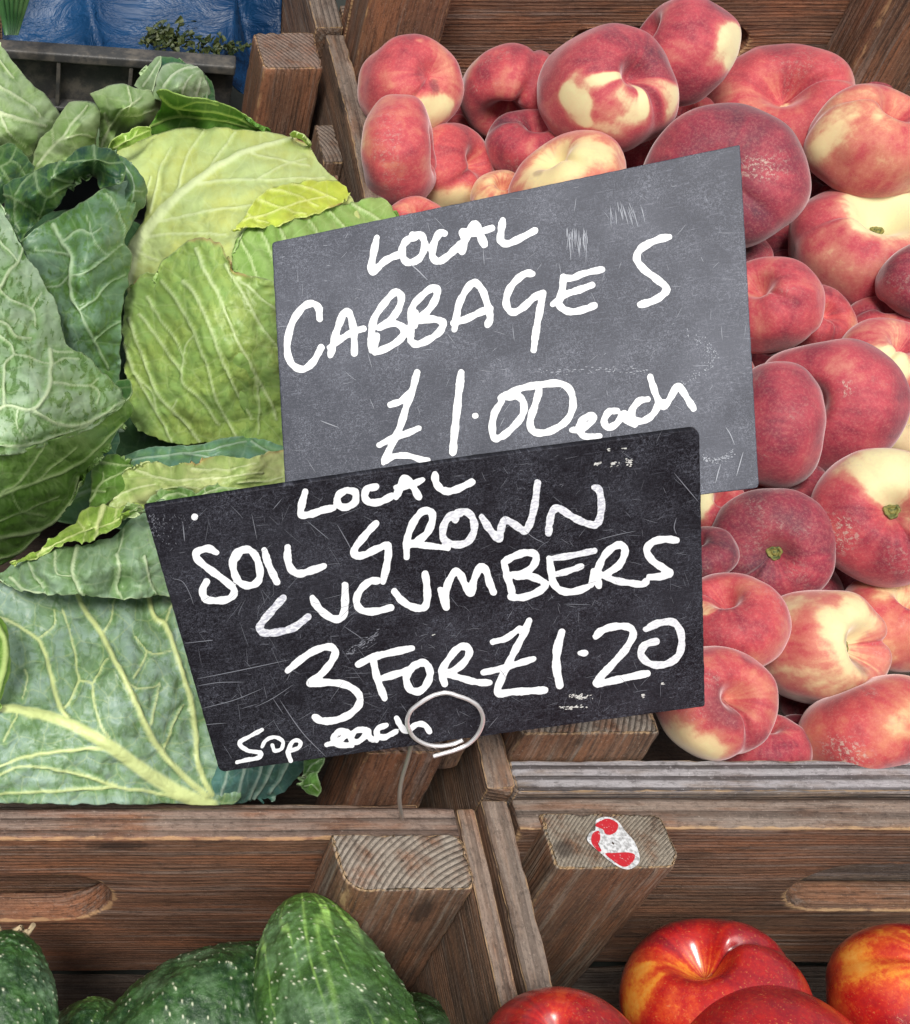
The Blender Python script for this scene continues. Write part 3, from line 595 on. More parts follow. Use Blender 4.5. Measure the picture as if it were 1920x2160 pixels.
clip = empty('wire_clip', W(845, 1715, -.02), 'bent steel wire clip with a round coil gripping the black sign', 'wire clip')
q = crom(Z5((885, 380), (950, 362), (1020, 342), (1100, 305), (1160, 240), (1187, 160), (1165, 90), (1110, 45), (1040, 18), (970, 5), (890, 30), (800, 85), (750, 135), (738, 205), (775, 280), (850, 325), (930, 336), (1010, 325), (1075, 300)), 8)
L = len(q); offs = np.interp(np.linspace(0, 1, L), [0, .45, .55, 1], [.0040, .0038, .0022, .0020])
tube('coil', plB.at(q[:, 0], q[:, 1], offs), .00095, WIRE, clip)
q2 = crom(Z5((1140, 55), (1183, 120), (1180, 205), (1130, 270), (1060, 305), (960, 322), (860, 318), (790, 280), (752, 215), (762, 140), (820, 80), (900, 35)), 8)
tube('inner_coil', plB.at(q2[:, 0], q2[:, 1], -.0040), .00085, WIRE, clip)
q = crom(Z5((900, 35), (800, 200), (785, 300), (770, 355), (748, 440), (720, 530), (702, 620), (700, 700), (710, 770), (712, 800)), 8)
dd = np.interp(np.linspace(0, 1, len(q)), [0, .3, 1], [.606, .622, .658])
tube('stem', PD(q[:, 0], q[:, 1], dd), .00095, WIRED, clip)
# ---------------- torn sticker on the post
ZS = lambda *p: zz(p, 960, 1650, 1.893)
st_out = crom(ZS((565, 150), (610, 138), (650, 155), (680, 195), (715, 235), (735, 285), (735, 320), (705, 345), (670, 345), (625, 320), (590, 290), (555, 260), (528, 230), (540, 200), (560, 190)), 5, True)
def flat_patch(name, poly, z, mat, parent=None, attrs=None, lift=.00015):
    poly = np.asarray(poly); c = poly.mean(0); rings = [W(*(c + (poly - c) * k).T, z) for k in (.05, .4, .7, .9, 1)] + [W(*poly.T, z - lift)]
    V = np.array(rings).reshape(-1, 3); gc = V.copy()
    return mesh_obj(name, V, grid_faces(len(rings), len(poly), True), mat, parent, dict(gc=gc), False)
mk = NT('sticker_white'); g = mk.attr('gc', True)
mk.P(Base_Color=mk.mix(mk.ss(mk.noise(g, 500., 4, .7), .42, .62), (.56, .57, .58), (.26, .26, .26)), Roughness=.45, Normal=mk.bump(mk.noise(g, 300., 3, .6), .5, .0004)); SW = mk.m
mk = NT('sticker_red'); g = mk.attr('gc', True)
mk.P(Base_Color=mk.mix(mk.ss(mk.noise(g, 900., 4, .7), .60, .68), (.40, .010, .018), (.55, .42, .42)), Roughness=.35); SR = mk.m
stk = empty('torn_sticker', W(1290, 1778, .0016), 'torn red and white oval sticker on the end grain of the right post', 'sticker')
flat_patch('white_backing', st_out, .0023, SW, stk)
flat_patch('red_patch', crom(ZS((570, 160), (610, 145), (650, 165), (645, 195), (620, 210), (600, 205), (590, 188), (562, 175)), 5, True), .00245, SR, stk)
flat_patch('red_patch', crom(ZS((550, 205), (575, 195), (580, 225), (572, 250), (585, 272), (572, 275), (545, 240)), 5, True), .00245, SR, stk)
flat_patch('red_patch', crom(ZS((600, 285), (640, 282), (690, 280), (718, 290), (712, 315), (690, 335), (665, 335), (630, 312)), 5, True), .00245, SR, stk)
p0 = plA.at(1000, 900, -.004); p1 = plA.at(1030, 1140, -.004); foot = W(1040, 1330, -.10)
tube('wire_stem', np.array([p0 * (1 - t) + p1 * t for t in np.linspace(0, 1, 8)] + [p1 * (1 - t) + foot * t for t in np.linspace(.1, 1, 10)]), .0011, WIRED, sA)
# ================================================================== fruit
def frame(n):
    n = n / np.linalg.norm(n); a = np.cross(n, [0.3, .2, .93]); a /= np.linalg.norm(a); return a, np.cross(n, a), n
def peach_mat():
    m = NT('peach_skin'); gc = m.attr('gc', True); bl = m.attr('blush'); dk = m.attr('dark'); sc = m.attr('scuff'); ye = m.attr('yellow')
    n1 = m.noise(gc, 260., 4, .7); n2 = m.noise(gc, 70., 3, .6); n3 = m.noise(gc, 1400., 2, .6)
    bl = m.math('ADD', bl, m.math('MULTIPLY', m.attr('streak'), m.ss(n2, .3, .7, .5, 1.5)))
    b = m.math('ADD', bl, m.math('ADD', m.math('MULTIPLY', m.math('SUBTRACT', n1, .5), .30), m.math('MULTIPLY', m.math('SUBTRACT', n2, .5), .30)))
    r = m.n('ValToRGB', {0: b}); e = r.color_ramp.elements
    e[0].position = .0; e[0].color = (.74, .60, .29, 1); e[1].position = 1.; e[1].color = (.095, .018, .030, 1)
    for p, c in ((.20, (.72, .49, .24, 1)), (.38, (.55, .185, .105, 1)), (.56, (.47, .062, .064, 1)), (.76, (.275, .026, .040, 1))):
        k = e.new(p); k.color = c
    r2 = m.n('ValToRGB', {0: b}); e = r2.color_ramp.elements
    e[0].position = .0; e[0].color = (.68, .66, .38, 1); e[1].position = 1.; e[1].color = (.085, .020, .038, 1)
    for p, c in ((.22, (.66, .58, .34, 1)), (.38, (.52, .19, .15, 1)), (.56, (.42, .054, .078, 1)), (.76, (.235, .024, .048, 1))):
        k = e.new(p); k.color = c
    c = m.mix(ye, r2.outputs[0], r.outputs[0])
    c = m.mix(dk, c, (.085, .026, .040))
    c = m.mix(m.math('MULTIPLY', m.ss(n3, .60, .75), .16), c, (.75, .50, .42))
    c = m.mix(m.ss(m.noise(gc, 650., 5, .8), .45, .65, 0, .28), c, m.mix(.5, c, (.75, .38, .30)))
    spk = m.math('MULTIPLY', sc, m.ss(m.noise(gc, 520., 5, .8), .50, .62)); c = m.mix(m.math('MULTIPLY', spk, .75), c, (.52, .44, .36))
    m.P(Base_Color=c, Roughness=.62, Normal=m.bump(m.math('ADD', n3, m.math('MULTIPLY', n1, .8)), .18, .0006), Sheen_Weight=.55, Sheen_Roughness=.40, Sheen_Tint=(1, .86, .86, 1))
    m.b.inputs['Specular IOR Level'].default_value = .28
    m.b.inputs['Subsurface Weight'].default_value = .0
    return m.m
PEACH = peach_mat()
def nect_mat():
    m = NT('nectarine_skin'); gc = m.attr('gc', True); bl = m.attr('blush'); st = m.attr('streak')
    n1 = m.noise(gc, 380., 4, .75); n2 = m.noise(gc, 60., 3, .6)
    b = m.math('ADD', bl, m.math('ADD', m.math('MULTIPLY', m.math('SUBTRACT', n1, .5), .5), m.math('MULTIPLY', m.math('SUBTRACT', n2, .5), .35)))
    b = m.math('ADD', b, m.math('MULTIPLY', st, .9))
    r = m.n('ValToRGB', {0: b}); e = r.color_ramp.elements
    e[0].position = .05; e[0].color = (.82, .42, .08, 1); e[1].position = 1.; e[1].color = (.13, .006, .012, 1)
    for p, c in ((.28, (.78, .25, .03, 1)), (.42, (.62, .075, .018, 1)), (.58, (.46, .016, .012, 1)), (.8, (.27, .008, .014, 1))):
        k = e.new(p); k.color = c
    cc = m.mix(m.ss(m.noise(gc, 900., 4, .8), .58, .68, 0, .4), r.outputs[0], (.85, .42, .12))
    cc = m.mix(m.ss(m.noise(m.vscale(gc, (60, 60, 500)), 1., 4, .8), .66, .72, 0, .5), cc, (.62, .40, .22))
    m.P(Base_Color=cc, Roughness=m.ss(m.noise(gc, 90., 3), .35, .65, .22, .38), Normal=m.bump(m.math('ADD', n1, n2), .06, .0005), Coat_Weight=.3, Coat_Roughness=.16)
    m.b.inputs['Specular IOR Level'].default_value = .5
    return m.m
NECT = nect_mat()
def stone_fruit(name, c, R, H, axis, crease, seed, mat, parent, kind='peach', spec=None, dimple=.62, dimw=.26, roll=0.):
    """c centre, R equatorial radius, H half height ratio, axis = direction of the stem end"""
    n, m = 84, 150
    al = np.linspace(0, math.pi, n); ph = np.linspace(0, 2 * math.pi, m, endpoint=False)
    A, PH = np.meshgrid(al, ph, indexing='ij'); sp = spec or {}
    flat = sp.get('flat', .82 if kind == 'peach' else .97)
    rho = np.sin(A) ** flat; hh = np.sign(np.cos(A)) * np.abs(np.cos(A)) ** (.82 if kind == 'peach' else .95) * H
    top = A < math.pi / 2
    dm = np.where(top, dimple, dimple * .75)
    hh = hh * (1 - dm * np.exp(-(rho / dimw) ** 2))
    dphi = (PH - crease + math.pi) % (2 * math.pi) - math.pi
    cr = np.exp(-(dphi / .13) ** 2) * (.35 + .65 * sstep(.0, .5, rho)) * (1 - .55 * sstep(.75, 1., rho) * top)
    cd = sp.get('crease', .06) * .75
    rho = rho * (1 - cd * .8 * cr * np.where(top, 1, .5)); hh = hh - np.sign(hh) * cr * cd * 1.3 * np.exp(-((rho - .4) / .38) ** 2)
    # shoulders beside the suture swell
    sw = np.exp(-((np.abs(dphi) - .42) / .3) ** 2) * sstep(.1, .6, rho); rho = rho * (1 + .025 * sw); hh = hh * (1 + .05 * sw)
    ux, uy, uz = frame(axis)
    q = np.stack([rho * np.cos(PH), rho * np.sin(PH), hh], -1)
    lump = fbm(q * 1.3 + seed * 3.7, seed, 2); q = q * (1 + (.095 if kind == 'peach' else .03) * lump)[..., None]
    q[..., 0] *= 1 + sp.get('oval', .04)
    if kind == 'peach' and not sp.get('nodent'):
        rs = np.random.RandomState(seed + 70)
        for k in range(3):
            dv = rs.normal(size=3); dv[2] *= .5; dv /= np.linalg.norm(dv); dd = (q / np.linalg.norm(q, axis=-1, keepdims=True)) @ dv
            q *= (1 - rs.uniform(.01, .05) * np.exp((dd - 1) * rs.uniform(6, 14)))[..., None]
    V = (q[..., 0:1] * ux + q[..., 1:2] * uy + q[..., 2:3] * uz) * R
    Vf = V.reshape(-1, 3) + c; nrm = q / np.linalg.norm(q, axis=-1, keepdims=True)
    world_n = (V / np.linalg.norm(V, axis=-1, keepdims=True)).reshape(-1, 3)
    rs = np.random.RandomState(seed)
    pat = fbm(nrm * 1.6 + seed * 5.1, seed + 3, 3).ravel()
    bl = sp.get('base', .62) + .30 * pat
    for dvec, width, amt in sp.get('cream', []):
        dd = world_n @ camdir(*dvec); nz = .13 * fbm(nrm * 2.6 + seed, seed + 8, 2).ravel()
        bl = bl - amt * sstep(math.cos(width * 1.75), math.cos(width * .35), dd + nz) ** 1.3 * 1.12
    # pale streaks fanning out from the stem end
    stv = sp.get('streaks', 0)
    if stv:
        k = noise3(np.stack([np.cos(PH) * 2.1 + seed, np.sin(PH) * 2.1, A * .5], -1), seed + 12).ravel()
        bl = bl - stv * sstep(.05, .42, k) * sstep(.03, .25, (rho * 1.).ravel()) * sstep(1.25, .7, A.ravel())
    ring = sp.get('eye', 0)
    if ring: bl = bl - ring * np.exp(-(rho.ravel() / .3) ** 2) * top.ravel()
    bl = bl + sp.get('creasered', .12) * cr.ravel() * .7
    dark = sp.get('dark', 0) * sstep(-.3, .5, fbm(nrm * 1.1 + 9 + seed, seed + 4, 2).ravel() + .2)
    for dvec, width, amt in sp.get('bruise', []):
        dd = world_n @ camdir(*dvec) + .02 * fbm(nrm * 6, seed + 6, 2).ravel(); dark = np.maximum(dark, amt * sstep(math.cos(width * 1.3), math.cos(width * .5), dd))
    scf = np.clip(sstep(.25, .5, fbm(nrm * 1.8 + 3 + seed, seed + 5, 2).ravel()) * .35, 0, 1)
    for dvec, width in sp.get('scuff', []):
        scf = np.maximum(scf, sstep(math.cos(width * 1.3), math.cos(width * .5), world_n @ camdir(*dvec) + .03 * fbm(nrm * 6, seed + 7, 2).ravel()))
    streak = .065 * noise3(np.stack([np.cos(PH) * 8, np.sin(PH) * 8, A * 1.3 + seed], -1), seed + 15).ravel() + .03 * noise3(np.stack([np.cos(PH) * 20, np.sin(PH) * 20, A * 2.3 + seed], -1), seed + 16).ravel()
    if kind != 'peach':
        streak = .22 * noise3(np.stack([np.cos(PH) * 9, np.sin(PH) * 9, A * 1.6], -1), seed + 15).ravel() * np.exp(-(np.abs(rho) / .9) ** 2).ravel()
    F = grid_faces(n, m, True)
    at = dict(gc=(q.reshape(-1, 3) * R + seed), blush=bl, dark=dark, scuff=scf, yellow=np.full(len(Vf), sp.get('yellow', .5)), streak=streak)
    o = mesh_obj(name, Vf, F, mat, parent, at, True)
    return o, Vf[:m * 3].reshape(3, m, 3)[2].mean(0)
mk = NT('stem_scar'); g = mk.n('TexCoord').outputs['Object']; 
mk.P(Base_Color=mk.mix(mk.ss(mk.noise(g, 420., 3, .6), .35, .6), (.05, .075, .018), (.22, .20, .05)), Roughness=.7, Normal=mk.bump(mk.noise(g, 600., 3), .6, .0006)); SCAR = mk.m
mk = NT('stem_brown'); mk.P(Base_Color=(.10, .05, .022), Roughness=.8); SCARB = mk.m
def stem_scar(parent, pos, axis, r):
    ux, uy, uz = frame(axis); rings = []; m = 26; ph = np.linspace(0, 2 * math.pi, m, endpoint=False)
    for rr, hz in ((1.0, -.25), (1.0, .05), (.86, .2), (.7, .12), (.55, -.15), (.42, -.2), (.35, .0), (.22, .1), (.02, .1)):
        k = rr * r * (1 + .12 * np.sin(ph * 3 + 1) + .07 * np.sin(ph * 7))
        rings.append(pos + k[:, None] * (np.cos(ph)[:, None] * ux + np.sin(ph)[:, None] * uy) + uz * hz * r)
    mesh_obj('stem_scar', np.array(rings), grid_faces(len(rings), m, True), SCAR, parent)
FS = 1920 / 1817.0
def dimple_pos(c, R, H, axis, dimple, k=1.0):
    n = axis / np.linalg.norm(axis); return c + n * R * H * (1 - dimple) * k
# front to back.  x, y, R in 1817-wide sheet units;  n = stem axis (right, up, toward viewer)
PE = [
 # x, y, R, H, axis, crease, z, spec, label
 (1738,1450,150,.66,(-.45,.86,.12),.6,.020,dict(base=.54,dimple=.2,crease=.02,yellow=.9,cream=[((.6,.2,.6),.4,.15)],scuff=[((-.3,-.5,.8),.35)]),'coral red flat peach with a whitish scuff, nearest the front plank at right'),
 (1425,1400,118,.86,(.45,.12,.75),2.2,.022,dict(base=.55,yellow=.7,cream=[((-.5,-.75,.45),.55,.42)],dark=.12,crease=.13,bruise=[((.25,-.1,.95),.45,.55)]),'dented flat peach with a yellow base beside the lower corner of the black sign'),
 (1462,1243,112,.80,(-.15,.6,.55),1.0,.028,dict(base=.60,yellow=.6,cream=[((-.55,.45,.7),.16,.3)],crease=.08),'bright crimson flat peach right against the right edge of the black sign'),
 (1632,1292,126,1.02,(.80,.05,.58),3.3,.022,dict(base=.46,yellow=.45,cream=[((.55,.25,.8),.48,.36),((-.3,.7,.6),.4,.12)],bruise=[((.72,-.25,.62),.20,.55),((.52,.18,.82),.14,.45)],stem=1,dimw=.34,crease=.09),'pale cream and pink flat peach with two grey bruises and an open stem hollow'),
 (1782,1245,108,.80,(.45,.70,.5),.2,.015,dict(base=.40,yellow=.75,cream=[((-.1,.8,.5),.35,.25)],scuff=[((.3,.6,.7),.3)]),'orange-pink flat peach with a yellowish rim at the right edge, above the coral one'),
 (1772,1028,152,.80,(.10,.10,1),2.6,.030,dict(base=.66,yellow=.35,cream=[((-.05,.78,.62),.50,.55),((.6,-.1,.8),.30,.2)],eye=.3,stem=1,dimple=.45,dimw=.24,scuff=[((-.6,-.25,.7),.3)]),'large wine-red flat peach with a cream top and a green stem eye facing out'),
 (1545,1092,124,.60,(.02,-.20,.70),1.4,.012,dict(base=.78,yellow=.1,dark=.35,stem=1,dimple=.5,cream=[((-.6,-.25,.7),.07,.5)],crease=.11),'dark plum-purple flat peach with a tiny green stem eye, above the bruised cream one'),
 (1405,1106,70,.62,(-.3,.7,.5),2.,.014,dict(base=.82,yellow=.1,dark=.3),'dusky purple flat peach peeping out at the right edge of the black sign'),
 (1418,1012,72,.85,(.45,.3,.75),4.6,.018,dict(base=.60,yellow=.3,cream=[((-.35,.2,.9),.42,.65)]),'small flat peach half cream half red in the notch under the grey sign'),
 (1542,848,134,.68,(-.90,.10,.25),2.,.030,dict(base=.74,yellow=.15,dark=.22,crease=.05),'tall dusky wine-purple flat peach against the right edge of the grey sign'),
 (1655,808,146,.80,(-.30,.05,.62),.3,.020,dict(base=.68,yellow=.15,dark=.06,crease=.05,scuff=[((.3,.2,.9),.12)]),'big smooth crimson flat peach in the middle of the right side of the heap'),
 (1842,560,88,.80,(.5,.3,.7),1.,.035,dict(base=.72,yellow=.2,dark=.15),'wine-red flat peach cut by the right edge of the picture below the cream-topped one'),
 (1530,606,106,.76,(-.22,.55,.72),3.4,.028,dict(base=.56,yellow=.35,cream=[((-.7,.3,.6),.3,.12)],crease=.07),'rose-pink flat peach with a folded seam, touching the grey sign just below its middle'),
 (1778,724,104,.74,(.40,.62,.6),1.6,.018,dict(base=.50,yellow=.25,cream=[((-.15,-.1,1),.45,.5)],crease=.08),'flat peach with a pale green-yellow cheek at right beside the big crimson one'),
 (1734,494,150,.80,(.32,.68,.62),.9,.038,dict(base=.60,yellow=.25,cream=[((.30,.72,.6),.62,.62)],eye=.3,stem=1,dimple=.66,dimw=.36,crease=.10),'flat peach with a wide cream top and red underside, below the salmon peach'),
 (1440,358,158,.68,(-.05,.10,.90),3.,.060,dict(base=.80,yellow=.05,dark=.30,crease=.03,scuff=[((.6,.15,.8),.25)],dimple=.3),'large dusky purple flat peach behind the top right corner of the grey sign'),
 (1745,286,132,.80,(.42,.60,.35),.3,.060,dict(base=.43,yellow=.65,cream=[((-.6,.3,.6),.4,.1)],crease=.11,dark=.02),'big salmon-pink flat peach at the upper right edge of the heap'),
 (1132,358,124,.60,(-.42,.75,.45),3.6,.055,dict(base=.40,yellow=.8,cream=[((-.5,.5,.7),.6,.40),((.2,.5,.8),.4,.22)],bruise=[((-.62,.25,.7),.16,.4)],eye=.2),'yellow-orange flat peach just above the top edge of the grey sign'),
 (1210,184,134,.92,(.52,.30,.80),2.4,.075,dict(base=.70,yellow=.3,streaks=.62,dark=.12,cream=[((-.35,-.05,.9),.26,.5),((.25,-.35,.9),.34,.5)],dimple=.42,dimw=.22,crease=.06),'flat peach with bold cream flames around its dimple, high on the heap'),
 (797,305,116,.62,(.96,.03,.12),2.0,.045,dict(base=.60,yellow=.5,crease=.03),'deep red flat peach standing on edge against the left wall of the crate'),
 (903,340,98,.72,(.75,.25,.5),.5,.040,dict(base=.62,yellow=.75,dark=.05,cream=[((-.1,-.75,.6),.48,.42)]),'red flat peach with a yellow foot, second from the left wall of the crate'),
 (1561,224,152,.66,(.02,.62,.72),4.2,.062,dict(base=.54,yellow=.5,cream=[((.0,.45,.9),.08,.3)],crease=.14,stem=0,dimple=.72,dimw=.30,oval=.1),'coral flat peach with a deep puckered dimple facing the viewer, near the top right'),
 (1068,294,98,.66,(.12,.85,.5),1.,.048,dict(base=.70,yellow=.3,cream=[((.75,.3,.6),.35,.25)]),'small purple-red flat peach tucked beneath the flame-marked one'),
 (1362,104,112,.88,(-.62,.45,.25),2.,.085,dict(base=.62,yellow=.2,cream=[((.80,.0,.5),.40,.5),((-.9,.1,.4),.3,.35)],crease=.04,nodent=1,oval=.1),'topmost flat peach, pink with a pale green streak down its right side'),
 (1018,186,102,.86,(-.10,-.45,.45),4.7,.062,dict(base=.62,yellow=.45,crease=.14,cream=[((-.8,.5,.3),.3,.3)],dimple=.75,dimw=.4),'kidney-shaped red flat peach against the back board, third from left'),
 (820,176,104,.88,(.42,.25,.72),1.2,.055,dict(base=.56,yellow=.5,cream=[((.35,-.55,.7),.36,.5),((.1,.85,.45),.14,.3)],bruise=[((.50,.02,.85),.15,.55)],dimple=.2),'flat peach with a greenish lower cheek and a brown spot, in the back left corner'),
 (1848,1120,60,.8,(.2,.5,.7),1.,.005,dict(base=.7),'flat peach cut by the right edge behind the large wine-red one'),
 (1545,138,76,.60,(.05,.9,.3),1.,.045,dict(base=.68,yellow=.3,cream=[((.4,.85,.3),.3,.5)]),'flat peach mostly hidden behind the puckered coral one, at the back board'),
 (1362,248,72,.7,(.1,.6,.6),1.,.030,dict(base=.66,yellow=.6),'red flat peach deep between the topmost, purple and coral ones'),
 (1648,385,85,.7,(.1,.6,.6),2.,.015,dict(base=.72,dark=.2),'dark red flat peach deep below the salmon one'),
 (1630,640,78,.8,(.5,.3,.7),2.,.005,dict(base=.60,yellow=.6),'orange-red flat peach showing behind the rose-pink one with the folded seam'),
 (1770,650,82,.7,(.1,.8,.5),1.5,.010,dict(base=.64,yellow=.4,scuff=[((.3,.6,.7),.3)]),'flat peach squeezed under the cream-topped one at right'),
 (1792,850,82,.7,(.3,.4,.7),1.,-.005,dict(base=.12,yellow=.6,dark=.30),'olive-yellow flat peach in shade below the one with a pale cheek'),
 (1562,985,98,.7,(.2,.5,.7),1.,-.002,dict(base=.70,dark=.2,yellow=.3),'dark red flat peach in shade between the two biggest ones'),
 (1525,1490,88,.7,(.1,.8,.5),1.,-.008,dict(base=.66,yellow=.3),'red flat peach low behind the front plank, beside the dented one'),
 (1470,520,70,.8,(.1,.5,.7),1.,.01,dict(base=.75,dark=.2),'wine-red flat peach glimpsed below the large dusky purple one'),(1590,520,80,.8,(.1,.5,.7),1.,-.005,dict(base=.75,dark=.3),'dark red flat peach sunk between the purple and the cream-topped one'),(1530,720,80,.8,(.1,.5,.7),1.,-.01,dict(base=.72,dark=.2),'dark red flat peach sunk under the rose-pink one at the grey sign'),(1630,700,70,.8,(.1,.5,.7),1.,-.02,dict(base=.72,dark=.2),None),(1500,180,70,.8,(.1,.5,.7),1.,.02,dict(base=.72),'red flat peach sunk between the topmost and the puckered coral one'),(1600,1480,60,.8,(.1,.5,.7),1.,-.03,dict(base=.72,dark=.3),None),(1690,1400,60,.8,(.1,.5,.7),1.,-.03,dict(base=.72,dark=.3),'dark flat peach sunk behind the coral red one at the front plank'),(1600,1180,80,.8,(.1,.5,.7),1.,-.03,dict(base=.72,dark=.3),'dark flat peach sunk under the plum-purple one with the stem eye'),
 (1000,395,60,.8,(.1,.6,.6),1.,.022,dict(base=.30,yellow=.9),'small yellow flat peach half hidden left of the yellow-orange one'),
 (830,450,62,.8,(.1,.6,.6),1.,.030,dict(base=.58,yellow=.6),'flat peach barely showing above the top left of the grey sign'),
 (1640,1400,80,.8,(.1,.6,.6),1.,-.022,dict(base=.7),None),(1690,640,80,.8,(.1,.6,.6),1.,-.03,dict(base=.7,dark=.2),None),(1300,300,90,.8,(.1,.6,.6),1.,-.01,dict(base=.7,dark=.2),None),
 (1110,240,80,.8,(.1,.6,.6),1.,-.02,dict(base=.7),None),(940,260,85,.8,(.1,.6,.6),1.,-.01,dict(base=.7),None),(1700,190,80,.8,(.1,.6,.6),1.,-.0,dict(base=.7),None),(1640,900,90,.8,(.1,.6,.6),1.,-.03,dict(base=.7,dark=.2),None),
 (1300,560,120,.72,(-.2,.4,.8),1.,-.015,dict(base=.6),None),(1380,760,120,.72,(.2,.4,.8),2.,-.02,dict(base=.7),None),(1180,520,110,.72,(-.3,.4,.8),3.,-.02,dict(base=.55),None),(1240,700,118,.72,(.1,.4,.8),1.,-.03,dict(base=.65),None),
 (1330,950,120,.72,(-.2,.4,.8),2.,-.03,dict(base=.6),None),(1240,1130,110,.72,(.2,.4,.8),1.,-.03,dict(base=.66),None),(1330,1300,100,.72,(.2,.4,.8),1.,-.03,dict(base=.6),None),(1720,1110,90,.7,(.2,.4,.8),1.,-.04,dict(base=.7,dark=.2),None),
 (960,470,90,.72,(.2,.4,.8),1.,-.02,dict(base=.6),None),(1000,560,90,.72,(.2,.4,.8),1.,-.03,dict(base=.6),None),
]
placed = []
def sup(d, n, R, H):
    ca = abs(d @ n); return 1 / math.sqrt((ca / (H * R)) ** 2 + (1 - ca * ca) / R ** 2)
for k, (x, y, R, H, ax, cr_, z, sp, lab) in enumerate(PE):
    px, py = x * FS, y * FS; look_frame(W(px, py, z)); n = camdir(*ax); Hs = H * .93
    t = (py - 1080) / FPX; d = (CAMZ - z) / (SP + t * CP); rim = .60 / (SP + t * CP)
    for it in range(60):
        c = PD(px, py, d); th_ = math.atan(math.hypot(px, py - 1080) / FPX); Rm = R * FS * d / FPX * (1 + 2 * math.cos(th_)) / 3; ok = True
        for (c2, n2, R2, H2) in placed:
            v = c - c2; L = np.linalg.norm(v) + 1e-9; u = v / L
            if L < .93 * (sup(u, n, Rm, Hs) + sup(u, n2, R2, H2)): ok = False; break
        if c[1] - .95 * sup(np.array([0, 1., 0]), n, Rm, Hs) < .3345 and c[2] < .05: ok = False
        if ok: break
        if d > rim * 1.13: break
        d += .0015
    placed.append((c, n, Rm, Hs))
    lab2 = lab or 'red flat peach buried low in a dark gap of the heap'
    e = empty('flat_peach', c - np.array([0, 0, Rm * .5]), lab2, 'peach', 'flat peaches heaped in the crate')
    dim = sp.get('dimple', .62)
    o, fr = stone_fruit('fruit', c, Rm, H, n, cr_, 100 + k, PEACH, e, 'peach', sp, dim, sp.get('dimw', .26))
    if sp.get('stem'):
        stem_scar(e, fr + n * .0004, n, .0037)
# --- nectarines
NE = [
 (1640, 2285, 214, .93, (.2,-.35,.9), .8, -.034, dict(base=.74, cream=[((-.75,.1,.6),.3,.25)],crease=.03), 'dark red nectarine lying in front of the large streaked one, at the bottom edge'),
 (1192, 2262, 176, .92, (-.1,.55,.8), 2., .036, dict(base=.70, cream=[((-.05,.50,.85),.12,.50)],crease=.03), 'red nectarine with a small orange spot, at the bottom beside the crate divider'),
 (1505, 2122, 198, .90, (-.20,.66,.66), 5.2, -.050, dict(base=.76, eye=.34, cream=[((-.85,.2,.45),.35,.35),((-.1,-.3,.9),.4,.2)],crease=.12,nodent=1), 'large glossy nectarine with yellow streaks running into its dimple and a deep seam'),
 (1930, 2118, 172, .94, (.3,.5,.7), 1., -.050, dict(base=.58, cream=[((-.2,.6,.7),.5,.2),((.1,-.6,.6),.5,-.4)],crease=.02), 'orange mottled nectarine cut by the right edge of the picture'),
]
for k, (x, y, R, H, ax, cr_, z, sp, lab) in enumerate(NE):
    c = W(x, y, z); look_frame(c); n = camdir(*ax); d = float((c - np.array([0, 0, CAMZ])) @ -CB); Rm = R * d / FPX * (.93 if x > 1400 else .97)
    e = empty('nectarine', c - np.array([0, 0, Rm * .8]), lab, 'nectarine', 'nectarines in the front crate')
    stone_fruit('fruit', c, Rm, H, n, cr_, 300 + k, NECT, e, 'nectarine', sp, .55 if k == 2 else .3, .30 if k == 2 else .2)
# ================================================================== cucumbers
def cuc_mat():
    m = NT('cucumber_skin'); gc = m.attr('gc', True); wt = m.attr('wart'); tip = m.attr('tip'); st = m.attr('streak')
    n1 = m.noise(gc, 90., 4, .7); n2 = m.noise(gc, 420., 4, .75); n3 = m.noise(gc, 1500., 2, .7)
    c = m.mix(m.ss(n1, .38, .66), (.011, .040, .012), (.036, .108, .020))
    c = m.mix(m.ss(n2, .5, .72, 0, .5), c, (.07, .155, .04))
    c = m.mix(m.math('MULTIPLY', tip, m.ss(n1, .3, .6, .5, 1.)), c, (.12, .27, .035))
    c = m.mix(st, c, (.26, .46, .10))
    c = m.mix(m.ss(n3, .60, .76, 0, .22), c, (.34, .40, .32))
    c = m.mix(m.math('MULTIPLY', m.ss(m.noise(gc, 45., 4, .6), .45, .7), m.ss(n2, .3, .6, .15, .5)), c, (.17, .26, .17))
    c = m.mix(m.ss(m.noise(gc, 1100., 4, .85), .60, .68, 0, .45), c, (.38, .46, .34))
    c = m.mix(wt, c, (.72, .76, .55))
    m.P(Base_Color=c, Roughness=m.ss(n2, .3, .7, .30, .5), Normal=m.bump(m.math('ADD', n2, m.math('MULTIPLY', n1, 1.3)), .5, .0012))
    return m.m
CUC = cuc_mat()
mk = NT('dusty_tuft'); mk.P(Base_Color=(.42, .33, .20), Roughness=.9); TUFT = mk.m
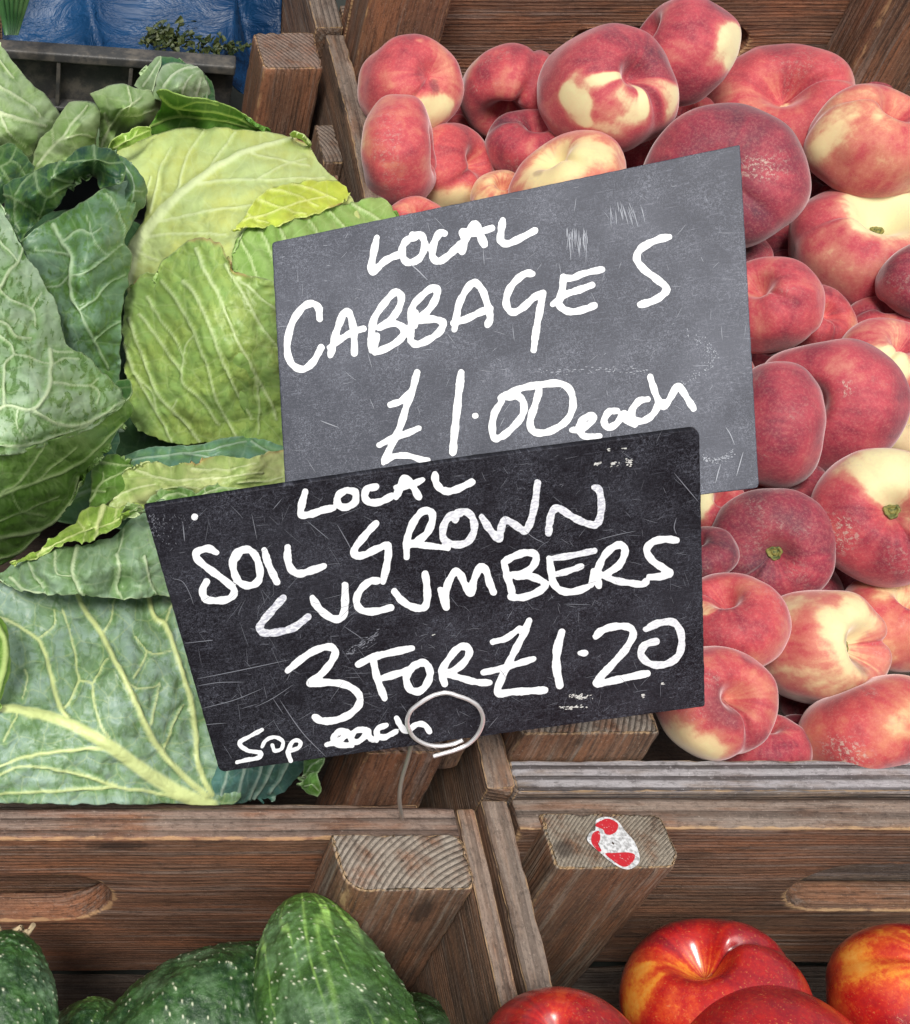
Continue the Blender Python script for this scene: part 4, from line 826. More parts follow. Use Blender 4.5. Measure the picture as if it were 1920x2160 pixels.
def cucumber(P, rad_, seed, label, streaks=1., tipamt=1., nw=170, blossom=False, tl_=.5, tipw=.13):
    P = crom(P, 40); n = len(P); s = np.concatenate([[0], np.cumsum(np.linalg.norm(np.diff(P, axis=0), axis=1))]); L = s[-1]
    u = (1 - np.cos(np.linspace(0, math.pi, 300))) / 2; C = np.stack([np.interp(u * L, s, P[:, i]) for i in range(3)], -1)
    T = np.gradient(C, axis=0); T /= np.linalg.norm(T, axis=1, keepdims=True) + 1e-12
    a = np.cross(T, [0.2, .1, .97]); a /= np.linalg.norm(a, axis=1, keepdims=True); b = np.cross(T, a)
    m = 220; ph = np.linspace(0, 2 * math.pi, m, endpoint=False); U, PH = np.meshgrid(u, ph, indexing='ij')
    sh = (1 - (1 - np.clip(U / tl_, 0, 1)) ** 2.2) ** .5 * (1 - (1 - np.clip((1 - U) / .24, 0, 1)) ** 2.3) ** .5
    r = rad_ * sh * (.86 + .16 * sstep(0, .6, U))
    r = r * (1 + .032 * np.cos(PH * 5 + 1.5 * noise3(np.stack([U * 3, PH * 0, PH * 0 + seed], -1), seed)) * sh + .012 * np.cos(PH * 11 + seed))
    V = C[:, None] + r[..., None] * (a[:, None] * np.cos(PH)[..., None] + b[:, None] * np.sin(PH)[..., None])
    N = (V - C[:, None]); N /= np.linalg.norm(N, axis=-1, keepdims=True) + 1e-9
    V = V + N * (.0011 * fbm(V * 130, seed, 3) + .0008 * fbm(V * 420, seed + 1, 2))[..., None] * sstep(0, .08, U)[..., None]
    rs = np.random.RandomState(seed); wart = np.zeros(U.shape); bump = np.zeros(U.shape)
    for k in range(nw):
        uu = rs.uniform(.06, .95); pp = rs.uniform(0, 2 * math.pi); i = int(np.searchsorted(u, uu)); j = int(pp / 2 / math.pi * m) % m; q = V[i, j].copy()
        i0, i1 = max(0, i - 12), min(300, i + 13); d2 = ((V[i0:i1] - q) ** 2).sum(-1)
        bump[i0:i1] += .00045 * np.exp(-d2 / (.0014 ** 2)); wart[i0:i1] = np.maximum(wart[i0:i1], np.exp(-d2 / (rs.uniform(.0002, .00052) ** 2)) * rs.uniform(.4, 1.3))
    V = V + N * bump[..., None]
    # pale broken streaks running from the blossom end
    cs, sn = np.cos(PH), np.sin(PH)
    k = noise3(np.stack([cs * 5.2 + seed, sn * 5.2, U * 3.0], -1), seed + 5); brk = .5 + .5 * noise3(np.stack([cs * 6, sn * 6, U * 16], -1), seed + 6)
    wd = .16 + .40 * np.exp(-(U / .16) ** 2)
    stv = np.clip(1 - np.abs(k) / (wd * .55), 0, 1) * np.exp(-np.clip(U - .1, 0, 1) / .33) * streaks * (.35 + .65 * brk)
    tip = np.exp(-(U / tipw) ** 2) * tipamt
    gc = np.stack([V[..., 0] + seed, V[..., 1], V[..., 2]], -1).reshape(-1, 3)
    e = empty('cucumber', C.mean(0) - np.array([0, 0, rad_]), label, 'cucumber', 'cucumbers in the front crate')
    mesh_obj('fruit', V.reshape(-1, 3), grid_faces(300, m, True)[:, ::-1], CUC, e, dict(gc=gc, wart=np.clip(wart, 0, 1).ravel() * .9, tip=tip.ravel(), streak=stv.ravel()), True)
    if blossom:
        for k in range(6):
            p0 = C[0] + N[6, k * 30] * .006; q = np.array([p0 + (rs.normal(size=3) * .0009 + np.array([0, 0, .0005])) * j for j in range(5)])
            tube('dried_blossom', q, [.0012, .0014, .001, .0013, .0007], TUFT, e, 8)
cucumber([W(640, 1890, -.030), W(668, 2040, -.028), W(720, 2200, -.028), W(790, 2380, -.033), W(870, 2560, -.045)], .0345, 1, 'big pale-streaked cucumber standing up in front of the corner post', 1.7, .5, 480, False, .50, .40)
cucumber([W(640, 2045, -.070), W(500, 2125, -.062), W(375, 2215, -.060), W(250, 2380, -.07)], .0330, 5, 'dark dusty cucumber leaning down to the left behind the streaked one', .12, .25, 420)
cucumber([W(25, 1965, -.045), W(15, 2120, -.045), W(0, 2300, -.045)], .0235, 9, 'dark warty cucumber with a dried blossom in the bottom left corner', .0, .0, 260, True)
cucumber([W(225, 2120, -.085), W(190, 2230, -.08), W(120, 2400, -.09)], .026, 13, 'bright green cucumber low in the gap at the bottom left', .5, 1.0, 90)
cucumber([W(850, 2100, -.098), W(900, 2240, -.095), W(960, 2400, -.1)], .026, 17, 'shaded cucumber deep beside the crate divider', .1, .1, 90)

for k, (x, y, z) in enumerate([(1330, 2560, -.05), (1600, 2760, -.05), (1900, 2560, -.05), (2150, 2350, -.05), (1420, 2340, -.105), (1740, 2380, -.11)]):  # extra nectarines past the frame edge, added to block light into the crate
    c = W(x, y, z); e = empty('nectarine', c - np.array([0, 0, .03]), 'added dark red nectarine deep in the shade under the others' if z < -.1 else 'unseen red nectarine added farther forward in the front crate', 'nectarine', 'nectarines in the front crate')
    stone_fruit('fruit', c, .041, .9, camdir(.2, .6, .6), 1. + k, 340 + k, NECT, e, 'nectarine', dict(base=.66), .3, .2)
cucumber([W(420, 2420, -.045), W(560, 2520, -.04), W(760, 2620, -.045)], .030, 21, 'unseen cucumber added farther forward in the front crate', .3, .2, 60)  # two cucumbers beyond the view, added to cut light in the crate
cucumber([W(60, 2500, -.035), W(260, 2700, -.03), W(420, 2900, -.035)], .030, 23, 'unseen dark cucumber added farther forward in the front crate, at the left', .3, .2, 60)
# ================================================================== cabbages
def leaf_mat():
    m = NT('cabbage_leaf'); gc = m.attr('gc', True); c1 = m.attr('c1', True); c2 = m.attr('c2', True); cv = m.attr('cv', True)
    vn = m.attr('vein'); ha = m.attr('halo'); wet = m.attr('wet'); br = m.attr('brown')
    n1 = m.noise(gc, 45., 4, .6); n2 = m.noise(gc, 170., 4, .65); n3 = m.noise(gc, 900., 3, .6)
    wgc = m.n('VectorMath', {0: gc, 1: m.n('VectorMath', {0: m.n('TexNoise', {'Vector': gc, 'Scale': 60., 'Detail': 2}).outputs['Color'], 'Scale': .008}, operation='SCALE').outputs[0]}, operation='ADD').outputs[0]
    vo = m.n('TexVoronoi', {'Vector': wgc, 'Scale': 78.}, feature='DISTANCE_TO_EDGE', voronoi_dimensions='2D').outputs[0]
    vo2 = m.n('TexVoronoi', {'Vector': wgc, 'Scale': 230.}, feature='DISTANCE_TO_EDGE', voronoi_dimensions='2D').outputs[0]
    net = m.ss(vo, .0, .055, 1., 0.); net2 = m.ss(vo2, .0, .09, 1., 0.)
    c = m.mix(m.ss(m.math('ADD', n1, m.math('MULTIPLY', m.math('SUBTRACT', n2, .5), .3)), .36, .68), c1, c2)
    c = m.mix(m.math('MULTIPLY', ha, m.ss(n2, .32, .58)), c, m.mix(.45, c2, (.10, .22, .02)))
    # wax bloom rubbed off in small wet-looking patches
    rub = m.math('MULTIPLY', wet, m.ss(m.math('ADD', m.math('MULTIPLY', m.noise(m.vscale(gc, (300, 170, 1)), 1., 4, .6, .5), .72), m.math('MULTIPLY', n1, .38)), .565, .61))
    c = m.mix(m.math('MULTIPLY', rub, .85), c, (.060, .140, .018))
    c = m.mix(m.math('MULTIPLY', net, .16), c, cv)
    c = m.mix(m.math('MULTIPLY', net2, .07), c, cv)
    c = m.mix(vn, c, cv)
    c = m.mix(m.ss(n3, .64, .74, 0, .25), c, (.10, .12, .03))
    c = m.mix(m.math('MULTIPLY', br, m.ss(n2, .3, .6, .5, 1.)), c, (.36, .22, .09))
    h = m.math('ADD', m.math('MULTIPLY', m.ss(vo, .0, .3), 1.), m.math('ADD', m.math('MULTIPLY', m.ss(vo2, 0, .3), .25), m.math('ADD', m.math('MULTIPLY', n2, .9), m.math('MULTIPLY', n3, .12))))
    m.P(Base_Color=c, Roughness=m.math('ADD', m.ss(rub, 0, 1, .48, .26), m.math('MULTIPLY', m.math('SUBTRACT', n2, .5), .1)), Normal=m.bump(h, .45, .0009))
    m.b.inputs['Specular IOR Level'].default_value = .45
    return m.m
LEAF = leaf_mat()
SZ = 2.5957
def A(*p): return [(x / SZ, y / SZ) for x, y in p]
def B(*p): return [(x / SZ, 600 + y / SZ) for x, y in p]
def Cc(*p): return [(x / SZ, 1100 + y / SZ) for x, y in p]
def Fq(*p): return [(x * FS, y * FS) for x, y in p]
def resamp(P, n):
    P = np.asarray(P, float); q = crom(P, 14) if len(P) > 2 else np.linspace(P[0], P[1], 14)
    d = np.concatenate([[0], np.cumsum(np.linalg.norm(np.diff(q, axis=0), axis=1))]); t = np.linspace(0, d[-1], n)
    return np.stack([np.interp(t, d, q[:, 0]), np.interp(t, d, q[:, 1])], -1)
def tps(pts):
    P = np.array([(x / 400, y / 400) for x, y, z in pts]); z = np.array([p[2] for p in pts]); n = len(P)
    def U(r): return np.where(r > 1e-9, r * r * np.log(r + 1e-12), 0)
    K = U(np.linalg.norm(P[:, None] - P[None], axis=-1)) + np.eye(n) * 2e-4
    M = np.zeros((n + 3, n + 3)); M[:n, :n] = K; M[:n, n:] = np.column_stack([np.ones(n), P]); M[n:, :n] = M[:n, n:].T
    s = np.linalg.solve(M, np.concatenate([z, [0, 0, 0]]))
    def f(x, y):
        X = np.stack([x / 400, y / 400], -1); r = 0
        for k in range(n): r = r + s[k] * U(np.hypot(X[..., 0] - P[k, 0], X[..., 1] - P[k, 1]))
        return r + s[n] + s[n + 1] * X[..., 0] + s[n + 2] * X[..., 1]
    return f
LEAFN = [0]
def leaf(parent, top, right, bottom, left, z, c1, c2, cv, veins=(), wet=0., frill=0., frills=('t', 'r', 'b', 'l'), n=170, jag=1.2, puck=.0011, brown='', label=None, roll=None, halo=1.):
    """four sides (top l>r, right t>b, bottom l>r, left t>b) as flat outlines, heights z above the crate rim as (px, py, metres)"""
    LEAFN[0] += 1; sd = LEAFN[0] * 13
    pl_ = np.concatenate([np.asarray(top), np.asarray(bottom), np.asarray(left), np.asarray(right)]); ext = (np.ptp(pl_[:, 0]), np.ptp(pl_[:, 1]))
    nu = int(np.clip(ext[0] / 3.4, 40, n * 1.5)); nv = int(np.clip(ext[1] / 3.4, 40, n * 1.5))
    # join the sides exactly at the corners
    tl, tr, br, bl = top[0], top[-1], bottom[-1], bottom[0]
    T = resamp(top, nu); Bo = resamp(bottom, nu)
    R = resamp([tr] + list(right) + [br], nv); L = resamp([tl] + list(left) + [bl], nv)
    if jag:
        for k, S in enumerate((T, R, Bo, L)):
            e = np.sin(np.linspace(0, math.pi, len(S)))[:, None] ** .3
            S += e * jag * .75 * np.stack([fbm(np.column_stack([S / 15, np.full(len(S), sd + k + j * 50.)]), sd, 3) * 2.6 + fbm(np.column_stack([S / 38, np.full(len(S), sd + k + j * 70.)]), sd, 2) * 2.5 for j in (0, 1)], -1)
    u = np.linspace(0, 1, nu)[None, :, None]; v = np.linspace(0, 1, nv)[:, None, None]
    S = (1 - v) * T[None] + v * Bo[None] + (1 - u) * L[:, None] + u * R[:, None] - ((1 - u) * (1 - v) * np.array(tl) + u * (1 - v) * np.array(tr) + (1 - u) * v * np.array(bl) + u * v * np.array(br))
    X, Y = S[..., 0], S[..., 1]; Zh = tps(z)(X, Y)
    U_, V_ = np.broadcast_arrays(u[..., 0], v[..., 0])
    bd = 1e9
    for s_, dd in (('t', V_ * ext[1]), ('b', (1 - V_) * ext[1]), ('l', U_ * ext[0]), ('r', (1 - U_) * ext[0])):
        if s_ in frills: bd = np.minimum(bd, dd)
    if frill:
        ed = np.exp(-(bd / 26.) ** 1.3)
        Zh = Zh + frill * ed * (noise3(np.stack([X / 24, Y / 24, X * 0 + sd], -1), sd) * .8 + noise3(np.stack([X / 10, Y / 10, X * 0 + sd], -1), sd + 1) * .35)
    Zh = Zh + .0036 * fbm(np.stack([X / 85, Y / 85, X * 0 + sd], -1), sd + 2, 3)
    # ribs
    vein = np.zeros(X.shape); rib = np.zeros(X.shape); halo_ = np.zeros(X.shape); groove = np.zeros(X.shape)
    for vv in veins:
        pts, w0, w1 = vv[0], vv[1], vv[2]; q = crom(pts, 7) if len(pts) > 2 else crom(pts, 7); LQ = len(q) - 1
        wob = np.column_stack([noise3(np.column_stack([q / 17, np.full(len(q), sd + 3.)]), sd) * 1.4, noise3(np.column_stack([q / 17, np.full(len(q), sd + 9.)]), sd) * 1.4]); q = q + wob
        for i in range(LQ):
            a, b_ = q[i], q[i + 1]; dx, dy = b_ - a; LL = dx * dx + dy * dy + 1e-9
            wd = (w0 + (w1 - w0) * (i + .5) / LQ) * .82; rg = wd * 3.5 + 22
            msk = (X > min(a[0], b_[0]) - rg) & (X < max(a[0], b_[0]) + rg) & (Y > min(a[1], b_[1]) - rg) & (Y < max(a[1], b_[1]) + rg)
            if not msk.any(): continue
            xx, yy = X[msk], Y[msk]; t = np.clip(((xx - a[0]) * dx + (yy - a[1]) * dy) / LL, 0, 1); d = np.hypot(xx - a[0] - t * dx, yy - a[1] - t * dy)
            vein[msk] = np.maximum(vein[msk], 1 - sstep(wd * .38, wd * .62 + 1.2, d))
            rib[msk] = np.maximum(rib[msk], np.exp(-(d / (wd * .62 + 1.)) ** 2) * min(1, wd / 14 + .18))
            halo_[msk] = np.maximum(halo_[msk], np.exp(-(d / (wd * 1.5 + 9.)) ** 2)); groove[msk] = np.maximum(groove[msk], np.exp(-(d / (wd * 1.2 + 12)) ** 2))
    P = W(X, Y, Zh)
    du = np.gradient(P, axis=1); dv = np.gradient(P, axis=0); N = np.cross(dv, du); N /= np.linalg.norm(N, axis=-1, keepdims=True) + 1e-12
    s_ = np.sign((N * (np.array([0, 0, CAMZ]) - P)).sum(-1).mean()) or 1; N = N * s_
    gcs = np.stack([X / 4400 + LEAFN[0] * .7, Y / 4400, X * 0], -1)
    pk = puck * .5 * (1.3 * noise3(np.stack([X / 30, Y / 30, X * 0 + sd], -1), sd + 4) + .7 * noise3(np.stack([X / 13, Y / 13, X * 0 + sd], -1), sd + 5))
    P = P + N * (rib * .0023 - groove * .0013 + pk * (1 - vein * .8))[..., None]
    bro = np.zeros(X.shape)
    if brown:
        for s2, dd in (('t', V_ * ext[1]), ('b', (1 - V_) * ext[1]), ('l', U_ * ext[0]), ('r', (1 - U_) * ext[0])):
            if s2 in brown: bro = np.maximum(bro, np.exp(-(dd / 9.) ** 2) * sstep(-.1, .3, noise3(np.stack([X / 60, Y / 60, X * 0 + sd], -1), sd + 8)))
    edgepale = np.exp(-(bd / 2.2) ** 2) * .45
    m_ = nu * nv; PV = P.reshape(-1, 3); NV = N.reshape(-1, 3)
    thick = .0007
    Vt = np.concatenate([PV, PV - NV * thick]); F = grid_faces(nv, nu)
    bi = np.concatenate([np.arange(nu), nu * np.arange(1, nv) + nu - 1, m_ - 2 - np.arange(nu - 1), nu * np.arange(nv - 2, 0, -1)])
    bn = np.roll(bi, -1); side = np.stack([bi, bn, bn + m_, bi + m_], -1)
    F = np.concatenate([F, F[:, ::-1] + m_, side[:, ::-1]])
    if s_ > 0: F = F[:, ::-1]
    rp = lambda a: np.tile(a.ravel(), 2)
    cst = lambda c: np.tile(np.array(c, float), (2 * m_, 1))
    at = dict(gc=np.tile(gcs.reshape(-1, 3), (2, 1)), c1=cst(c1), c2=cst(c2), cv=cst(cv), vein=rp(np.clip(vein * (.66 + .25 * sstep(.3, .8, rib)) + edgepale, 0, 1)), halo=rp(np.clip(halo_ * halo * (1 - vein), 0, 1)), wet=np.full(2 * m_, float(wet)), brown=rp(bro))
    return mesh_obj('leaf', Vt, F, LEAF, parent, at, True, label)
def zc(fn, *p):   # control heights: coordinates through fn, height in millimetres
    return [(*fn((x, y))[0], h / 1000.) for x, y, h in p]
mk = NT('cabbage_heart'); g = mk.n('TexCoord').outputs['Object']
mk.P(Base_Color=mk.mix(mk.ss(mk.noise(g, 60., 3), .4, .6), (.05, .10, .03), (.10, .17, .06)), Roughness=.5); HEART = mk.m
def heart(parent, px, py, z, rx, ry, rz, label=None):
    c = W(px, py, z); th = np.linspace(0, math.pi, 30); ph = np.linspace(0, 2 * math.pi, 44, endpoint=False); T, Q = np.meshgrid(th, ph, indexing='ij')
    q = np.stack([np.sin(T) * np.cos(Q), np.sin(T) * np.sin(Q), np.cos(T)], -1); q = q * (1 + .07 * fbm(q * 2, 5, 2))[..., None]
    return mesh_obj('heart', (q * np.array([rx, ry, rz]) + c).reshape(-1, 3), grid_faces(30, 44, True), HEART, parent)
PALE = (.62, .70, .40); WHITE = (.70, .76, .50)
# ---------------- back left cabbage with a big pale leaf
k1 = empty('cabbage', W(60, 230, -.05), 'pale grey-green cabbage leaning in at the back left corner of its crate', 'cabbage', 'cabbages packed in the crate')
heart(k1, 20, 300, -.08, .045, .04, .035)
leaf(k1, A((-200, 60), (-60, 190), (0, 240)), A((60, 320), (130, 405), (225, 495), (290, 565), (325, 620)), A((-200, 900), (-60, 890), (80, 880), (190, 840), (345, 700)), A((-200, 450)),
     zc(A, (-200, 60, 30), (0, 240, 35), (130, 400, 32), (300, 580, 10), (340, 690, 0), (100, 700, 55), (-50, 500, 65), (0, 880, 30), (-200, 880, 40), (-200, 400, 60)),
     (.36, .47, .26), (.26, .38, .13), (.58, .66, .40), [(A((-150, 560), (0, 610), (120, 650), (260, 690)), 12, 4), (A((-60, 420), (60, 500), (160, 560), (240, 640)), 5, 2), (A((0, 610), (60, 740), (150, 810)), 5, 2), (A((-20, 300), (80, 420)), 4, 2)], .2, .004)
# ---------------- wrinkled pale cabbage
k2 = empty('cabbage', W(200, 260, -.05), 'pale cabbage with two wrinkled humped leaves behind the dark curled leaf', 'cabbage', 'cabbages packed in the crate')
heart(k2, 240, 300, -.07, .035, .03, .03)
leaf(k2, A((380, 560), (450, 540), (520, 560), (548, 610)), A((552, 680), (545, 740)), A((165, 960), (260, 940), (400, 900), (535, 800)), A((330, 630), (225, 760), (175, 870)),
     zc(A, (380, 560, 18), (545, 610, 26), (540, 780, 20), (170, 950, 25), (230, 760, 30), (360, 740, 66), (450, 640, 55), (330, 900, 45)),
     (.36, .47, .24), (.24, .36, .12), (.60, .68, .42), [(A((200, 900), (330, 760), (420, 640), (480, 570)), 5, 3), (A((330, 760), (440, 740), (530, 760)), 4, 2), (A((300, 800), (280, 700)), 3, 2)], .15, .004, puck=.0020)
leaf(k2, A((490, 510), (560, 475), (640, 458), (740, 470), (830, 492)), A((880, 550), (878, 610), (850, 680)), A((540, 830), (600, 790), (690, 740), (815, 728)), A((530, 600), (548, 700), (540, 770)),
     zc(A, (490, 510, 24), (640, 460, 34), (830, 495, 30), (880, 600, 14), (815, 725, 5), (690, 735, 12), (545, 820, 5), (550, 660, 12), (640, 600, 62), (770, 580, 60)),
     (.34, .45, .22), (.22, .35, .10), (.62, .70, .42), [(A((560, 790), (600, 700), (680, 600), (780, 520)), 5, 3), (A((600, 700), (560, 620)), 4, 2), (A((640, 640), (760, 640), (850, 600)), 4, 2), (A((700, 470), (720, 560), (700, 620)), 4, 2)], .1, .004, puck=.0022)
# ---------------- small cabbage at the back
k3 = empty('cabbage', W(370, 180, -.05), 'small round blue-green cabbage nearest the grey plastic crate', 'cabbage', 'cabbages packed in the crate')
heart(k3, 385, 235, -.03, .022, .018, .03)
leaf(k3, A((850, 330), (885, 305), (930, 308), (980, 325)), A((1020, 350), (1040, 400)), A((800, 520), (900, 540), (1050, 480)), A((820, 400)),
     zc(A, (880, 305, 0), (980, 330, 0), (1040, 450, 10), (820, 500, 10), (900, 420, 16)), (.03, .10, .04), (.05, .14, .05), (.3, .42, .2), [], .3, .002)
leaf(k3, A((800, 375), (845, 325), (882, 306)), A((872, 360), (845, 430), (835, 480)), A((735, 470), (770, 500), (830, 560)), A((760, 420)),
     zc(A, (882, 306, 12), (800, 370, 8), (740, 470, 0), (835, 500, 24), (830, 400, 24)), (.34, .45, .27), (.26, .38, .18), (.6, .7, .45), [(A((780, 470), (830, 390), (870, 330)), 4, 2)], 0, .001)
leaf(k3, A((860, 400), (900, 350), (985, 335), (1060, 345), (1100, 370)), A((1135, 430), (1150, 520)), A((835, 540), (900, 560), (1000, 570), (1150, 580)), A((845, 450), (832, 500)),
     zc(A, (860, 400, 28), (980, 338, 22), (1100, 370, 16), (1150, 560, 0), (835, 540, 25), (980, 460, 62), (1000, 580, 35), (900, 450, 50)), (.40, .50, .33), (.25, .37, .17), (.64, .72, .50), [(A((880, 560), (900, 450), (1000, 370), (1080, 360)), 5, 3), (A((1000, 560), (1010, 470), (1060, 400)), 5, 2), (A((1080, 560), (1100, 470), (1110, 420)), 4, 2)], 0, .001)
leaf(k3, A((1090, 385), (1130, 400), (1160, 440)), A((1172, 500)), A((1120, 590), (1150, 600), (1180, 600)), A((1110, 450), (1120, 520)),
     zc(A, (1090, 385, 22), (1160, 440, 8), (1180, 600, -5), (1120, 590, 14)), (.05, .15, .07), (.03, .11, .05), (.4, .5, .3), [(A((1110, 400), (1140, 480), (1140, 590)), 4, 2)], .2, .001)
# ---------------- main yellow-green head
k4 = empty('cabbage', W(520, 700, -.08), 'large yellow-green pointed cabbage head in the middle, half behind the grey sign', 'cabbage', 'cabbages packed in the crate')
heart(k4, 530, 640, -.06, .065, .075, .065)
zhead = zc(A, (640, 830, 22), (1000, 690, 32), (1350, 700, 34), (1620, 745, 30), (1760, 900, 36), (1900, 1050, 44), (2100, 1200, 50), (2000, 1400, 58), (1950, 1900, 20), (1500, 2420, 0), (1200, 2460, -5), (900, 2440, -15), (690, 2250, -10), (640, 1900, 5), (690, 1600, 15), (760, 1250, 32), (1100, 1100, 70), (1450, 1350, 86), (1100, 1700, 72), (1300, 2000, 58), (1500, 900, 62), (900, 1400, 52))
def dz(zs, a): return [(x, y, z + a / 1000.) for x, y, z in zs]
leaf(k4, A((600, 830), (700, 790), (850, 735), (1000, 697), (1100, 688), (1400, 712), (1590, 735), (1690, 785)), A((1745, 880), (1815, 950), (1890, 1040), (1960, 1150)), A((700, 1620), (900, 1650), (1200, 1600), (1600, 1500), (2000, 1400)), A((700, 900), (790, 1020), (780, 1200), (700, 1350), (690, 1500)),
     zhead, (.46, .57, .23), (.47, .52, .15), (.62, .71, .38),
     [(A((690, 1540), (745, 1350), (830, 1230), (920, 1120), (1050, 1010), (1200, 900), (1400, 810), (1620, 750)), 34, 8), (A((900, 1140), (960, 1050), (1020, 860), (1120, 700)), 6, 3), (A((820, 1160), (850, 1020), (880, 900), (940, 800)), 5, 2), (A((1140, 930), (1200, 830), (1290, 715)), 5, 3), (A((1050, 1010), (1200, 980), (1400, 978), (1780, 965)), 6, 3), (A((840, 1220), (1000, 1180), (1200, 1140), (1420, 1115)), 7, 3), (A((760, 1310), (900, 1280), (1100, 1275), (1240, 1280)), 6, 3), (A((790, 1130), (800, 1040), (820, 960)), 4, 2), (A((1420, 970), (1550, 900), (1680, 860)), 4, 2), (A((745, 1350), (800, 1400), (860, 1420)), 6, 3), (A((1350, 830), (1500, 860), (1700, 900)), 4, 2)], 0, .002, ('r', 't'), halo=.3, brown='t')
leaf(k4, Fq((470, 505), (500, 450), (560, 440), (640, 420), (710, 400), (757, 392), (775, 402), (800, 436)), Fq((840, 520), (830, 700)), Fq((520, 880), (600, 900), (700, 900), (800, 880)), Fq((465, 520), (450, 650), (480, 800)),
     dz(zhead, 3), (.27, .42, .12), (.20, .34, .07), (.52, .64, .32),
     [(Fq((478, 468), (510, 540), (560, 640), (620, 740)), 5, 4), (Fq((520, 456), (560, 540), (600, 620)), 5, 3), (Fq((560, 455), (600, 520), (650, 580)), 5, 3), (Fq((615, 435), (650, 480), (690, 520)), 4, 3), (Fq((660, 420), (700, 460), (740, 490)), 4, 3), (Fq((705, 405), (760, 440), (800, 480)), 6, 3), (Fq((480, 560), (530, 660), (560, 760)), 5, 3), (Fq((500, 650), (540, 760), (560, 840)), 5, 3)], .05, .004, ('t', 'r'), jag=2.4)
leaf(k4, A((1290, 1235), (1390, 1110), (1480, 1030), (1620, 985), (1790, 985), (1880, 1010), (1912, 1060)), A((1905, 1085), (1880, 1100)), A((1270, 1262), (1360, 1250), (1460, 1240), (1550, 1222), (1650, 1180), (1740, 1155), (1870, 1105)), A((1275, 1250)),
     dz(zhead, 8), (.50, .58, .07), (.42, .52, .06), (.68, .74, .30), [(A((1330, 1200), (1480, 1160), (1620, 1110), (1800, 1060)), 5, 2), (A((1420, 1090), (1500, 1110), (1600, 1150), (1680, 1160)), 4, 2), (A((1480, 1030), (1600, 1050), (1750, 1120)), 4, 2), (A((1600, 1000), (1720, 1030), (1850, 1080)), 4, 2), (A((1350, 1160), (1400, 1190), (1480, 1210)), 3, 2)], 0, .003, jag=2.2, brown='b', halo=.4)
leaf(k4, A((720, 1560), (760, 1500), (850, 1500), (870, 1440), (915, 1400), (1000, 1340), (1090, 1295), (1160, 1305), (1220, 1350), (1260, 1440), (1290, 1490), (1400, 1510), (1560, 1560)), A((1640, 1800), (1650, 2100), (1620, 2350)), A((760, 2360), (950, 2435), (1100, 2430), (1300, 2425), (1600, 2460)), A((690, 1640), (660, 1780), (670, 1900), (680, 2100), (700, 2250)),
     dz(zhead, 7), (.25, .40, .11), (.32, .42, .10), (.54, .65, .33),
     [(A((880, 1540), (925, 1590), (990, 1690), (1060, 1830), (1130, 2000), (1190, 2200), (1290, 2390)), 7, 5), (A((1000, 1540), (1060, 1600), (1120, 1720), (1180, 1880), (1260, 2080), (1380, 2300)), 8, 5), (A((1070, 1360), (1120, 1480), (1190, 1600), (1240, 1720), (1300, 1860), (1400, 2050), (1480, 2200), (1520, 2300)), 8, 5),
      (A((760, 1720), (850, 1830), (930, 1960), (990, 2040), (1000, 2100), (1100, 2200), (1200, 2330)), 6, 4), (A((700, 1740), (780, 1960), (860, 2160), (1000, 2310), (1090, 2420)), 6, 5), (A((670, 1880), (740, 2060), (820, 2200), (940, 2420)), 6, 4), (A((1230, 1450), (1330, 1600), (1420, 1760), (1540, 1920)), 7, 4), (A((1300, 1520), (1400, 1600), (1520, 1700)), 6, 4), (A((960, 2200), (940, 2260), (1000, 2310)), 3, 3), (A((800, 1620), (870, 1740), (950, 1850), (1010, 1990)), 6, 3), (A((1060, 1830), (1010, 1900), (990, 2040)), 3, 3), (A((1400, 2050), (1420, 2200), (1420, 2380)), 5, 3), (A((690, 1960), (760, 2080), (830, 2150), (850, 2240)), 4, 3)], .3, .004, ('t', 'l'), jag=2.6, brown='t', halo=.7)
leaf(k4, A((855, 512), (900, 498), (1060, 545), (1200, 572), (1320, 618), (1400, 680)), A((1440, 700), (1482, 728)), A((800, 730), (880, 745), (1000, 730), (1200, 720), (1420, 748)), A((890, 570), (850, 660)),
     zc(A, (860, 512, 72), (1060, 545, 66), (1250, 590, 56), (1480, 728, 34), (1400, 740, 30), (1100, 720, 28), (820, 725, 30), (870, 640, 36), (1050, 640, 34)), (.10, .24, .03), (.05, .15, .015), (.42, .56, .16),
     [(A((880, 540), (960, 600), (1100, 612), (1260, 640), (1450, 725)), 5, 3), (A((820, 695), (950, 650), (1150, 655), (1350, 700)), 4, 2), (A((980, 600), (1080, 570), (1200, 585)), 3, 2), (A((960, 600), (1000, 650)), 3, 2)], .2, .002, ('t',), halo=.2)
leaf(k4, A((600, 810), (640, 750), (720, 712), (790, 703), (835, 715)), A((830, 735)), A((600, 840), (660, 825), (760, 780), (835, 745)), A((595, 825)),
     zc(A, (600, 820, 40), (720, 710, 52), (835, 715, 44), (720, 775, 50), (830, 745, 38)), (.30, .47, .08), (.22, .38, .05), (.58, .68, .28), [(A((620, 815), (720, 760), (820, 722)), 4, 2), (A((680, 780), (690, 740)), 3, 2), (A((740, 755), (760, 715)), 3, 2)], 0, .002)
leaf(k4, A((1585, 735), (1610, 725), (1660, 745), (1700, 790)), A((1700, 805)), A((1600, 755), (1640, 765), (1690, 812)), A((1590, 742)),
     zc(A, (1585, 735, 40), (1650, 740, 48), (1700, 800, 36), (1640, 765, 38)), (.42, .55, .16), (.30, .45, .08), PALE, [], 0, .001)
